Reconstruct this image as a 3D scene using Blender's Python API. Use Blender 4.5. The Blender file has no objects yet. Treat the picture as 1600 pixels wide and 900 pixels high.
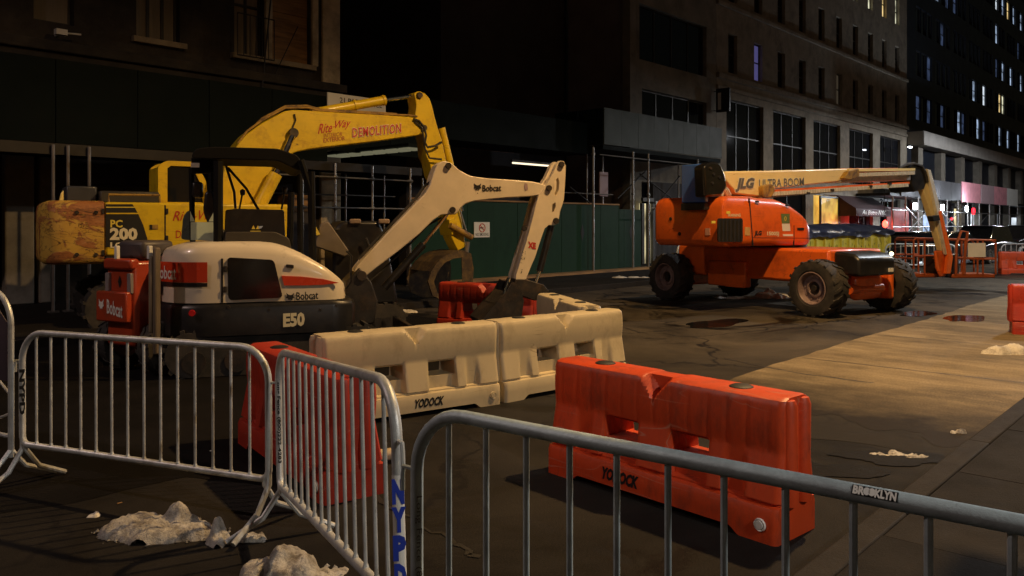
import bpy, bmesh, math, random
from math import sin, cos, radians, pi, sqrt, atan2
from mathutils import Vector, Matrix, noise

random.seed(7)
scene = bpy.context.scene
COL = scene.collection
# ---------------------------------------------------------------- camera, world, exposure
A = radians(42.5)          # street direction (+X) lies this far to the right of the view axis; +Y crosses the street
F, HC, HY = 1256.0, 1.8, 350.0
cam_d = bpy.data.cameras.new('camera')
cam = bpy.data.objects.new('camera', cam_d)
COL.objects.link(cam)
cam.location = (0, 0, HC)
cam.rotation_euler = (pi / 2, 0, A - pi / 2)
cam_d.sensor_width = 36
cam_d.lens = F / 1600 * 36
cam_d.shift_y = (HY - 450) / 1600
cam_d.clip_start = 0.05
cam_d.clip_end = 2000
scene.camera = cam

world = bpy.data.worlds.new('World')
scene.world = world
world.use_nodes = True
wn = world.node_tree
sky = wn.nodes.new('ShaderNodeTexSky')
sky.sky_type = 'NISHITA'
sky.sun_disc = False
sky.sun_elevation = radians(1)
sky.sun_rotation = radians(200)
wn.links.new(sky.outputs[0], wn.nodes['Background'].inputs[0])
wn.nodes['Background'].inputs[1].default_value = 0.018

scene.view_settings.view_transform = 'Standard'
scene.view_settings.look = 'None'
scene.view_settings.exposure = 0.0
scene.view_settings.gamma = 1.0
scene.cycles.max_bounces = 6
scene.cycles.sample_clamp_indirect = 3.0
scene.cycles.use_denoising = True

# street lamps and added fill: name, x, y, height, arm direction, watts, colour, cone (degrees), blend
STREET_AND_FILL = [
    ('added neutral fill behind the camera', 3.4, -5.6, 4.6, (-.4, .9), 900, (1.0, .91, .82), 165, .4),  # unseen fill lamp, added to brighten the camera-facing sides
    ('pinkish lamp on the cross street corner', -7.5, 11.0, 9.5, (1, 0), 1500, (1.0, .72, .64), 165, .4),
    ('warm lamp over the concrete lane', 10.0, 0.4, 10.5, (0, 1), 6200, (1.0, .61, .25), 160, .5),
    ('white lamp beyond the lift', 26.5, .6, 9.5, (0, 1), 3200, (.90, .95, 1.0), 160, .5),
    ('added warm lamp lighting the masonry building', 47.0, .8, 9.5, (0, 1), 4200, (1.0, .76, .48), 180, .45),  # unseen lamp, added to brighten the masonry building
    ('added white lamp lighting the far panels and cars', 66.0, 1.0, 9.5, (0, 1), 9000, (.92, .95, 1.0), 178, .1),  # unseen lamp, added to brighten the shed panels, cars and tower base
]

# ---------------------------------------------------------------- coordinates
def W(lat, d, z=0.0):
    return Vector((lat * sin(A) + d * cos(A), -lat * cos(A) + d * sin(A), z))
def ground(px, py, z=0.0):
    d = (HC - z) * F / (py - HY)
    return W((px - 800) / F * d, d, z)
def facade_pt(px, py, V):
    r = (px - 800) / F
    d = V / (sin(A) - r * cos(A))
    return W(r * d, d, HC - (py - HY) * d / F)
def crosswall_pt(px, py, U):
    r = (px - 800) / F
    d = U / (cos(A) + r * sin(A))
    return W(r * d, d, HC - (py - HY) * d / F)
FR = {}
def T(o, px, py, y=0.0):
    """point of the thing's own vertical plane (offset y sideways) seen in direction (px, py), in the thing's coordinates"""
    lat0, d0, ph, z0 = FR[o.name]
    la, da = lat0 - y * sin(ph), d0 + y * cos(ph)
    r = (px - 800) / F
    d = (la * sin(ph) - da * cos(ph)) / (r * sin(ph) - cos(ph))
    s = (r * d - lat0) * cos(ph) + (d - d0) * sin(ph)
    return Vector((s, y, HC - (py - HY) * d / F - z0))
def T2(o, pts, y=0.0):
    out = []
    for p in pts:
        v = T(o, p[0], p[1], y)
        out.append((v.x, v.z))
    return out

# ---------------------------------------------------------------- materials
MATS = {}
def mat(name, col, rough=.5, metal=0., vary=.2, scale=3., bump=0., bscale=60., dirt=None, damt=.45, dscale=2.5,
        coat=0., emit=None, estr=0., stretch=(1, 1, 1), rvary=.12, spec=.5, scuff=None):
    m = bpy.data.materials.new(name)
    m.use_nodes = True
    t = m.node_tree
    N, L = t.nodes, t.links
    b = N['Principled BSDF']
    b.inputs['Roughness'].default_value = rough
    b.inputs['Metallic'].default_value = metal
    b.inputs['Coat Weight'].default_value = coat
    b.inputs['Coat Roughness'].default_value = .12
    b.inputs['Specular IOR Level'].default_value = spec
    tc = N.new('ShaderNodeTexCoord'); oi = N.new('ShaderNodeObjectInfo')
    mp = N.new('ShaderNodeMapping'); mp.inputs['Scale'].default_value = stretch
    ad = N.new('ShaderNodeVectorMath'); ad.operation = 'ADD'
    ml = N.new('ShaderNodeMath'); ml.operation = 'MULTIPLY'; ml.inputs[1].default_value = 37.
    L.new(oi.outputs['Random'], ml.inputs[0])
    L.new(tc.outputs['Object'], mp.inputs['Vector'])
    L.new(mp.outputs[0], ad.inputs[0]); L.new(ml.outputs[0], ad.inputs[1])
    vec = ad.outputs[0]
    def nz(s, det=5., r=.6):
        n = N.new('ShaderNodeTexNoise'); n.inputs['Scale'].default_value = s
        n.inputs['Detail'].default_value = det; n.inputs['Roughness'].default_value = r
        L.new(vec, n.inputs['Vector']); return n.outputs['Fac']
    c = Vector(col)
    r1 = N.new('ShaderNodeValToRGB')
    r1.color_ramp.elements[0].position = .3; r1.color_ramp.elements[1].position = .7
    r1.color_ramp.elements[0].color = (*(c * (1 - vary)), 1)
    r1.color_ramp.elements[1].color = (*[min(1, v * (1 + vary)) for v in c], 1)
    L.new(nz(scale), r1.inputs[0])
    out = r1.outputs[0]
    if dirt:
        r2 = N.new('ShaderNodeValToRGB')
        r2.color_ramp.elements[0].position = 1 - damt - .12; r2.color_ramp.elements[1].position = 1 - damt + .12
        L.new(nz(dscale, 8., .7), r2.inputs[0])
        mx = N.new('ShaderNodeMix'); mx.data_type = 'RGBA'
        mx.inputs[7].default_value = (*dirt, 1)
        L.new(r2.outputs[0], mx.inputs[0]); L.new(out, mx.inputs[6])
        out = mx.outputs[2]
    if scuff:      # scratches: thin ridges of a stretched noise, only where a second noise lets them through
        sc, ssc, amt = scuff
        m2 = N.new('ShaderNodeMapping'); m2.inputs['Scale'].default_value = (.35, 2., 5.); m2.inputs['Rotation'].default_value = (0, .22, 0)
        L.new(vec, m2.inputs[0])
        n2 = N.new('ShaderNodeTexNoise'); n2.inputs['Scale'].default_value = ssc; n2.inputs['Detail'].default_value = 1.2; n2.inputs['Roughness'].default_value = .4
        L.new(m2.outputs[0], n2.inputs['Vector'])
        r3 = N.new('ShaderNodeValToRGB'); e3 = r3.color_ramp.elements
        e3[0].position, e3[0].color = .492, (0, 0, 0, 1); e3[1].position, e3[1].color = .508, (0, 0, 0, 1)
        e3.new(.50).color = (1, 1, 1, 1)
        L.new(n2.outputs['Fac'], r3.inputs[0])
        r4 = N.new('ShaderNodeValToRGB'); r4.color_ramp.elements[0].position = 1 - amt - .06; r4.color_ramp.elements[1].position = 1 - amt + .06
        L.new(nz(2.1, 3.), r4.inputs[0])
        mu = N.new('ShaderNodeMath'); mu.operation = 'MULTIPLY'; L.new(r3.outputs[0], mu.inputs[0]); L.new(r4.outputs[0], mu.inputs[1])
        mx = N.new('ShaderNodeMix'); mx.data_type = 'RGBA'; mx.inputs[7].default_value = (*sc, 1)
        L.new(mu.outputs[0], mx.inputs[0]); L.new(out, mx.inputs[6]); out = mx.outputs[2]
    L.new(out, b.inputs['Base Color'])
    mr = N.new('ShaderNodeMapRange')
    mr.inputs['To Min'].default_value = max(.02, rough - rvary); mr.inputs['To Max'].default_value = min(1, rough + rvary)
    L.new(nz(scale * 2.3, 4.), mr.inputs[0]); L.new(mr.outputs[0], b.inputs['Roughness'])
    if bump:
        bp = N.new('ShaderNodeBump'); bp.inputs['Strength'].default_value = bump; bp.inputs['Distance'].default_value = .02
        L.new(nz(bscale, 6., .65), bp.inputs['Height']); L.new(bp.outputs[0], b.inputs['Normal'])
    if emit:
        b.inputs['Emission Color'].default_value = (*emit, 1)
        b.inputs['Emission Strength'].default_value = estr
    MATS[name] = m
    return m

GALV = mat('galvanised steel', (.60, .63, .63), .42, .35, .18, 9, .12, 120, (.36, .36, .34), .4, 6)
GALV_B = mat('worn grey steel', (.52, .63, .66), .5, .3, .2, 10, .15, 110, (.34, .40, .42), .42, 7)
PIPE = mat('scaffold pipe', (.27, .26, .25), .38, .7, .2, 6, 0, 60, (.2, .15, .1), .35, 5)
CREAM = mat('cream machine paint', (.74, .66, .52), .33, 0, .06, 2, 0, 60, (.36, .30, .22), .30, 3.5, coat=.35)
CREAM_W = mat('worn cream paint', (.70, .60, .45), .45, 0, .1, 3, .06, 40, (.34, .26, .18), .26, 7, coat=.1)
BLACKP = mat('black machine paint', (.012, .012, .014), .35, 0, .3, 4, 0, 60, (.035, .03, .026), .4, 3)
RUBBER = mat('black rubber', (.022, .021, .020), .8, 0, .3, 6, .2, 80, (.06, .05, .042), .45, 4)
STEELD = mat('dark greasy steel', (.04, .036, .034), .5, .5, .4, 6, .15, 50, (.09, .06, .04), .4, 5)
CHROME = mat('chrome rod', (.75, .74, .72), .16, 1., .05, 4)
ORANGE_B = mat('orange machine paint', (.40, .052, .018), .35, 0, .12, 3, 0, 60, (.20, .06, .03), .35, 4, coat=.2)
DECAL_R = mat('red decal', (.62, .05, .015), .25, 0, .06, 3, coat=.5)
ORANGE_J = mat('orange lift paint', (.76, .135, .018), .34, 0, .1, 1.5, 0, 60, (.40, .07, .02), .36, 2.5, coat=.3, scuff=((.20, .05, .02), 1.8, .42))
CREAM_J = mat('cream boom paint', (.80, .66, .33), .4, 0, .06, 2, 0, 60, (.52, .43, .25), .3, 4, coat=.1, scuff=((.2, .15, .08), 2.2, .42))
YELLOW = mat('yellow machine paint', (.72, .51, .014), .42, 0, .1, 2.5, .04, 40, (.46, .27, .02), .36, 4, coat=.1, scuff=((.12, .06, .02), 1.8, .45))
YELLOW_W = mat('scraped yellow paint', (.50, .30, .04), .6, 0, .25, 5, .2, 40, (.10, .06, .035), .5, 5)
BUCKET = mat('muddy worn bucket steel', (.16, .105, .035), .65, .1, .35, 5, .25, 40, (.05, .034, .022), .55, 4)
PLASTIC_W = mat('cream plastic', (.56, .475, .31), .42, 0, .08, 2.5, .03, 30, (.38, .31, .195), .36, 4, spec=.4, stretch=(1, 1, .6), scuff=((.26, .2, .13), 3.0, .40))
PLASTIC_O = mat('orange plastic', (.66, .072, .016), .45, 0, .16, 2.5, .05, 30, (.26, .045, .022), .40, 5, stretch=(1, 1, .45), scuff=((.58, .22, .14), 3.2, .42))
PLASTIC_R = mat('red plastic', (.43, .034, .015), .48, 0, .14, 2.5, .04, 30, (.28, .025, .016), .42, 3, scuff=((.5, .22, .17), 3.2, .48))
MATTE = mat('matte black paint', (.006, .006, .0065), .7, spec=.15)
DARKHOLE = mat('black cap', (.01, .01, .01), .6)
INK = mat('black lettering', (.012, .012, .012), .5, vary=.1)
BLIND = mat('drawn window blind', (.26, .225, .17), .8, 0, .2, 2, stretch=(4, 1, .3))
INK_W = mat('white lettering', (.78, .76, .70), .5, vary=.05)
INK_C = mat('cream lettering', (.74, .68, .48), .5, vary=.05)
INK_Y = mat('yellow lettering', (.75, .6, .08), .5, vary=.05)
INK_R = mat('red lettering', (.50, .03, .02), .5, vary=.1)
INK_BL = mat('blue lettering', (.02, .05, .42), .5, vary=.1)
INK_BR = mat('brown lettering', (.42, .13, .03), .5, vary=.1)
INK_G = mat('grey lettering', (.12, .12, .12), .5, vary=.1)
STICKER = mat('white sticker', (.74, .74, .70), .5, vary=.05)
GREEN_P = mat('dark green painted plywood', (.011, .038, .021), .55, 0, .12, 1.2, .03, 25, (.007, .024, .014), .34, 1.5, stretch=(1, 1, .5), spec=.12)
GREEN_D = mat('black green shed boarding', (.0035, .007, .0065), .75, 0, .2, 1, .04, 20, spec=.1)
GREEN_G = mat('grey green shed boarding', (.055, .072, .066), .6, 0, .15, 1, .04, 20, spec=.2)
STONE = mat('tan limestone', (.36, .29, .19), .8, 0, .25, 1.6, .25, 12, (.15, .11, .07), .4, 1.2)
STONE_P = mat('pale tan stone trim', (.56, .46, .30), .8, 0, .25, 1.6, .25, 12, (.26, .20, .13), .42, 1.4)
STONE_SH = mat('shade darkened stone', (.055, .044, .031), .85, 0, .35, 1.2, .25, 12, (.022, .018, .014), .5, .9)  # tan stone with the facade's dimness put into its colour
STONE_T = mat('grey tan masonry', (.27, .235, .18), .8, 0, .22, 1.4, .25, 12, (.13, .11, .085), .4, 1.)
STONE_G = mat('grey limestone', (.22, .20, .165), .85, 0, .2, 1.2, .15, 12, (.11, .10, .08), .4, .8)
STUCCO = mat('pinkish stucco', (.17, .135, .135), .9, 0, .2, .7, .1, 10)
CONC_D = mat('dark facade', (.055, .052, .055), .8, 0, .25, .6, .05, 8, spec=.15)
TOWER = mat('dark tower cladding', (.007, .011, .021), .5, 0, .2, .5)
WOOD = mat('weathered plywood', (.34, .19, .07), .75, 0, .3, 2, .15, 20, (.16, .09, .04), .45, 3, stretch=(.3, 1, 2.5))
GLASS_D = mat('dark window glass', (.010, .012, .017), .03, 0, .2, 1, spec=.3, rvary=.01)
GLASS_C = mat('smoked glass', (.008, .008, .009), .06, 0, .2, 1, coat=.5)
FRAME_D = mat('dark window frame', (.03, .028, .026), .5)
IRON = mat('black iron', (.02, .018, .017), .55, .3)
PALEGREEN = mat('pale green panel', (.50, .60, .50), .4, 0, .08, 3, 0, 60, (.3, .36, .3), .3, 5)
TARP = mat('navy tarpaulin', (.022, .028, .060), .4, 0, .3, 2, .3, 9)
DUMP = mat('yellow container paint', (.62, .50, .05), .5, 0, .1, 2, .1, 20, (.28, .22, .04), .34, 5)
PINK_LIT = mat('pink lit boarding', (.62, .26, .30), .6, 0, .2, 1.5)  # white boards with the pink light put into their colour
PURPLE = mat('faded pink board', (.36, .25, .27), .6, 0, .1, 2)
PURPLE_D = mat('dark plum board', (.07, .05, .065), .6, 0, .2, 2)
CAR_B = mat('black car paint', (.012, .012, .014), .2, 0, .1, 2, coat=1)
CAR_G = mat('dark grey car paint', (.05, .052, .058), .22, 0, .1, 2, coat=1)
CAR_W = mat('white car paint', (.75, .75, .75), .25, 0, .03, 2, coat=1)
BLUE_T = mat('dark blue gloss paint', (.045, .12, .42), .22, 0, .2, 2, coat=.6)
RIMG = mat('grey pink rim paint', (.26, .19, .185), .5, .1, .15, 4, .05, 40, (.13, .09, .08), .4, 5)
RED_L = mat('red lens', (.45, .01, .015), .2, coat=.6)
BRICK_R = mat('broken red brick', (.20, .085, .06), .85, 0, .4, 5, .3, 14, (.09, .05, .04), .45, 4)
SHADE_P = mat('painted shade black', (.0065, .006, .006), .75, 0, .3, 1.5, .35, 110, (.012, .0105, .010), .4, .7, spec=.10)
ASPH_LINE = mat('worn tar', (.012, .011, .011), .6)

def glow(name, col, s):
    m = bpy.data.materials.new(name); m.use_nodes = True
    b = m.node_tree.nodes['Principled BSDF']
    b.inputs['Base Color'].default_value = (*[c * .5 for c in col], 1)
    b.inputs['Emission Color'].default_value = (*col, 1)
    b.inputs['Emission Strength'].default_value = s
    return m
def room(name, col, s):
    m = glow(name, col, s); t = m.node_tree; b = t.nodes['Principled BSDF']
    tc = t.nodes.new('ShaderNodeTexCoord'); n = t.nodes.new('ShaderNodeTexNoise'); n.inputs['Scale'].default_value = 1.1; n.inputs['Detail'].default_value = 3
    mr = t.nodes.new('ShaderNodeMapRange'); mr.inputs['From Min'].default_value = .32; mr.inputs['From Max'].default_value = .68
    mr.inputs['To Min'].default_value = s * .12; mr.inputs['To Max'].default_value = s * 1.5
    t.links.new(tc.outputs['Object'], n.inputs['Vector']); t.links.new(n.outputs['Fac'], mr.inputs[0]); t.links.new(mr.outputs[0], b.inputs['Emission Strength'])
    return m
G_WARM = room('lit warm window', (1., .72, .30), .9)
G_PALE = room('lit pale window', (.95, .93, .65), .75)
G_COOL = room('lit cool window', (.55, .72, 1.), .55)
G_COOLD = room('dim cool window', (.25, .38, .75), .10)
G_VIOL = glow('violet window', (.30, .28, .80), .17)
G_DIMW = glow('dim warm window', (.8, .7, .5), .03)
G_AMB = room('amber doorway', (1., .62, .12), .55)
G_CREAM = room('cream lit doorway', (1., .86, .48), .70)
G_LAMP = glow('white work lamp lens', (.85, .93, 1.), 30.)
G_TUBE = glow('fluorescent tube', (1., .84, .58), 1.6)
G_TUBED = glow('dim strip light', (.75, .72, .45), .17)
G_RED = glow('red lamp', (1., .05, .03), 9.)
G_REDS = glow('small red light', (1., .02, .04), 2.2)
G_HEAD = glow('headlamp', (1., .80, .45), 5.)
G_HEADW = glow('white headlamp', (.9, .95, 1.), 3.)
G_STREET = glow('street lamp lens', (1., .68, .3), 12.)
G_SHOP = room('lit shop glass', (.8, .9, 1.), .9)

def custom_road(nm, c0, c1, edge):
    m = bpy.data.materials.new(nm); m.use_nodes = True
    t = m.node_tree; N, L = t.nodes, t.links; b = N['Principled BSDF']
    tc = N.new('ShaderNodeTexCoord')
    def nz(s, det=6., r=.62, dist=0.):
        n = N.new('ShaderNodeTexNoise'); n.inputs['Scale'].default_value = s; n.inputs['Detail'].default_value = det
        n.inputs['Roughness'].default_value = r; n.inputs['Distortion'].default_value = dist
        L.new(tc.outputs['Object'], n.inputs['Vector']); return n.outputs['Fac']
    def ramp(f, p0, p1, c0, c1):
        r = N.new('ShaderNodeValToRGB'); e = r.color_ramp.elements
        e[0].position, e[1].position = p0, p1; e[0].color, e[1].color = (*c0, 1), (*c1, 1)
        L.new(f, r.inputs[0]); return r.outputs[0]
    def mix(f, a, c, mode='MIX'):
        x = N.new('ShaderNodeMix'); x.data_type = 'RGBA'; x.blend_type = mode
        if hasattr(f, 'is_linked'): L.new(f, x.inputs[0])
        else: x.inputs[0].default_value = f
        for k, v in ((6, a), (7, c)):
            if hasattr(v, 'is_linked'): L.new(v, x.inputs[k])
            else: x.inputs[k].default_value = (*v, 1)
        return x.outputs[2]
    base = ramp(nz(.45, 8, .65, .6), .36, .66, c0, c1)
    fine = ramp(nz(90, 3), .35, .7, (.72, .72, .72), (1.2, 1.2, 1.2))
    col = mix(1., base, fine, 'MULTIPLY')
    wet = ramp(nz(.33, 9, .7, 1.2), .52, .60, (0, 0, 0), (1, 1, 1))
    col = mix(wet, col, (.008, .0075, .007))
    vo = N.new('ShaderNodeTexVoronoi'); vo.feature = 'DISTANCE_TO_EDGE'; vo.inputs['Scale'].default_value = .34
    wv = N.new('ShaderNodeVectorMath'); wv.operation = 'ADD'
    dn = N.new('ShaderNodeTexNoise'); dn.inputs['Scale'].default_value = 1.6; dn.inputs['Detail'].default_value = 6
    L.new(tc.outputs['Object'], dn.inputs['Vector'])
    L.new(tc.outputs['Object'], wv.inputs[0]); L.new(dn.outputs['Color'], wv.inputs[1]); L.new(wv.outputs[0], vo.inputs['Vector'])
    crack = ramp(vo.outputs['Distance'], .004, .012, (1, 1, 1), (0, 0, 0))
    col = mix(crack, col, (.012, .011, .011))
    if edge:      # painted light pool fades out along its ragged near edge
        sp = N.new('ShaderNodeSeparateXYZ'); L.new(tc.outputs['Object'], sp.inputs[0])
        ns = N.new('ShaderNodeMath'); ns.operation = 'MULTIPLY_ADD'; L.new(nz(.5, 9, .72), ns.inputs[0]); ns.inputs[1].default_value = -5.
        L.new(sp.outputs[0], ns.inputs[2])
        er = N.new('ShaderNodeMapRange'); er.inputs['From Min'].default_value = -2.2; er.inputs['From Max'].default_value = 2.; er.inputs['To Min'].default_value = 1; er.inputs['To Max'].default_value = 0
        L.new(ns.outputs[0], er.inputs[0]); col = mix(er.outputs[0], col, edge)
    L.new(col, b.inputs['Base Color'])
    mr = N.new('ShaderNodeMapRange'); L.new(wet, mr.inputs[0])
    mr.inputs['To Min'].default_value = .78; mr.inputs['To Max'].default_value = .42
    L.new(mr.outputs[0], b.inputs['Roughness']); b.inputs['Specular IOR Level'].default_value = .09
    bp = N.new('ShaderNodeBump'); bp.inputs['Strength'].default_value = .35; bp.inputs['Distance'].default_value = .01
    L.new(nz(110, 4), bp.inputs['Height']); L.new(bp.outputs[0], b.inputs['Normal'])
    return m
ROAD = custom_road('old asphalt', (.0112, .0103, .0097), (.034, .0310, .0275), None)
ROAD_LIT = custom_road('lamp pool asphalt', (.034, .029, .023), (.105, .088, .066), (.023, .0205, .018))

def custom_pad():
    m = bpy.data.materials.new('brushed concrete pad'); m.use_nodes = True
    t = m.node_tree; N, L = t.nodes, t.links; b = N['Principled BSDF']
    tc = N.new('ShaderNodeTexCoord')
    def nz(s, stretch=(1, 1, 1), det=6., r=.6):
        mp = N.new('ShaderNodeMapping'); mp.inputs['Scale'].default_value = stretch
        L.new(tc.outputs['Object'], mp.inputs[0])
        n = N.new('ShaderNodeTexNoise'); n.inputs['Scale'].default_value = s; n.inputs['Detail'].default_value = det
        n.inputs['Roughness'].default_value = r; L.new(mp.outputs[0], n.inputs['Vector']); return n.outputs['Fac']
    def ramp(f, p0, p1, c0, c1):
        r = N.new('ShaderNodeValToRGB'); e = r.color_ramp.elements
        e[0].position, e[1].position = p0, p1; e[0].color, e[1].color = (*c0, 1), (*c1, 1)
        L.new(f, r.inputs[0]); return r.outputs[0]
    base = ramp(nz(1.1, (1.7, .5, 1), 10, .74), .32, .70, (.13, .10, .06), (.37, .295, .18))
    st = ramp(nz(.5, (1.3, .8, 1), 8, .7), .50, .62, (0, 0, 0), (.75, .75, .75))
    x = N.new('ShaderNodeMix'); x.data_type = 'RGBA'; L.new(st, x.inputs[0]); L.new(base, x.inputs[6]); x.inputs[7].default_value = (.11, .088, .055, 1)
    sg_ = N.new('ShaderNodeMix'); sg_.data_type = 'RGBA'; sg_.blend_type = 'MULTIPLY'; sg_.inputs[0].default_value = 1.
    L.new(x.outputs[2], sg_.inputs[6]); L.new(ramp(nz(55, (1, 1, 1), 3), .34, .68, (.62, .62, .62), (1.18, 1.18, 1.18)), sg_.inputs[7]); x = sg_
    # ragged leading edge, darkened in colour where the lamp pool falls off
    sp = N.new('ShaderNodeSeparateXYZ'); L.new(tc.outputs['Object'], sp.inputs[0])
    ns = N.new('ShaderNodeMath'); ns.operation = 'MULTIPLY_ADD'; L.new(nz(1.2, (1, 1, 1), 8, .7), ns.inputs[0]); ns.inputs[1].default_value = -2.6
    L.new(sp.outputs[0], ns.inputs[2])
    e1 = ramp(ns.outputs[0], 0, 1, (1, 1, 1), (0, 0, 0))
    mr = N.new('ShaderNodeMapRange'); mr.inputs['From Min'].default_value = -.7; mr.inputs['From Max'].default_value = 1.5
    mr.inputs['To Min'].default_value = 1; mr.inputs['To Max'].default_value = 0
    L.new(ns.outputs[0], mr.inputs[0])
    y = N.new('ShaderNodeMix'); y.data_type = 'RGBA'; L.new(mr.outputs[0], y.inputs[0]); L.new(x.outputs[2], y.inputs[6]); y.inputs[7].default_value = (.023, .019, .0155, 1)
    L.new(y.outputs[2], b.inputs['Base Color']); b.inputs['Roughness'].default_value = .75; b.inputs['Specular IOR Level'].default_value = .08
    bp = N.new('ShaderNodeBump'); bp.inputs['Strength'].default_value = .3; bp.inputs['Distance'].default_value = .01
    L.new(nz(70, (1, .6, 1), 4), bp.inputs['Height']); L.new(bp.outputs[0], b.inputs['Normal'])
    return m
PAD = custom_pad()

def custom_rust():
    m = bpy.data.materials.new('peeling yellow counterweight'); m.use_nodes = True
    t = m.node_tree; N, L = t.nodes, t.links; b = N['Principled BSDF']
    tc = N.new('ShaderNodeTexCoord')
    def nz(s, stretch, det=8., r=.68, dist=.4):
        mp = N.new('ShaderNodeMapping'); mp.inputs['Scale'].default_value = stretch; L.new(tc.outputs['Object'], mp.inputs[0])
        n = N.new('ShaderNodeTexNoise'); n.inputs['Scale'].default_value = s; n.inputs['Detail'].default_value = det
        n.inputs['Roughness'].default_value = r; n.inputs['Distortion'].default_value = dist
        L.new(mp.outputs[0], n.inputs['Vector']); return n.outputs['Fac']
    def ramp(f, stops):
        r = N.new('ShaderNodeValToRGB'); e = r.color_ramp.elements
        e[0].position, e[0].color = stops[0][0], (*stops[0][1], 1)
        e[1].position, e[1].color = stops[-1][0], (*stops[-1][1], 1)
        for p, c in stops[1:-1]: e.new(p).color = (*c, 1)
        L.new(f, r.inputs[0]); return r.outputs[0]
    def mix(f, a_, c_):
        q = N.new('ShaderNodeMix'); q.data_type = 'RGBA'; L.new(f, q.inputs[0])
        for k_, v_ in ((6, a_), (7, c_)):
            if hasattr(v_, 'is_linked'): L.new(v_, q.inputs[k_])
            else: q.inputs[k_].default_value = (*v_, 1)
        return q
    paint = ramp(nz(1.4, (1, 1, 1)), [(.35, (.56, .33, .05)), (.65, (.74, .50, .10))])
    rustc = ramp(nz(3.2, (1, 1, 1.4)), [(.3, (.16, .05, .018)), (.55, (.40, .16, .045)), (.7, (.52, .27, .12))])
    peel = ramp(nz(1.15, (1, 1, 1.6), 10, .72, 1.2), [(.49, (0, 0, 0)), (.52, (1, 1, 1))])
    c1 = mix(peel, paint, rustc).outputs[2]
    w = N.new('ShaderNodeValToRGB'); ee = w.color_ramp.elements
    ee[0].position, ee[0].color = .485, (0, 0, 0, 1); ee[1].position, ee[1].color = .515, (0, 0, 0, 1)
    ee.new(.50).color = (1, 1, 1, 1)
    L.new(nz(1.6, (.8, .8, 3.), 7, .6, 1.5), w.inputs[0])
    x = mix(w.outputs[0], c1, (.045, .018, .01))
    L.new(x.outputs[2], b.inputs['Base Color']); b.inputs['Roughness'].default_value = .6
    bp = N.new('ShaderNodeBump'); bp.inputs['Strength'].default_value = .5; bp.inputs['Distance'].default_value = .02
    L.new(peel, bp.inputs['Height']); L.new(bp.outputs[0], b.inputs['Normal'])
    return m
RUST = custom_rust()

def custom_snow(name, clean, dirty, amt):
    return mat(name, clean, .7, 0, .12, 9, .9, 55, dirty, amt, 8)
SNOW = custom_snow('dirty old snow', (.56, .54, .50), (.15, .13, .105), .47)
SNOW_W = custom_snow('old snow', (.66, .62, .54), (.22, .18, .13), .40)
WALK = mat('grey pavement flags', (.017, .0148, .013), .85, 0, .3, 1.4, .3, 60, (.010, .009, .0085), .42, 1.2, spec=.12)
KERB = mat('granite kerb', (.021, .018, .016), .8, 0, .2, 5, .3, 60, spec=.15)
WETG = mat('damp dark asphalt', (.008, .007, .0065), .7, 0, .2, 2, .3, 90, spec=.10)
WATER = mat('puddle water', (.012, .012, .012), .03, 0, .1, 3, .14, 5, rvary=.01)
MESHY = mat('orange basket paint', (.34, .072, .016), .45, 0, .15, 3, dirt=(.25, .06, .02), damt=.4)

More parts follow.
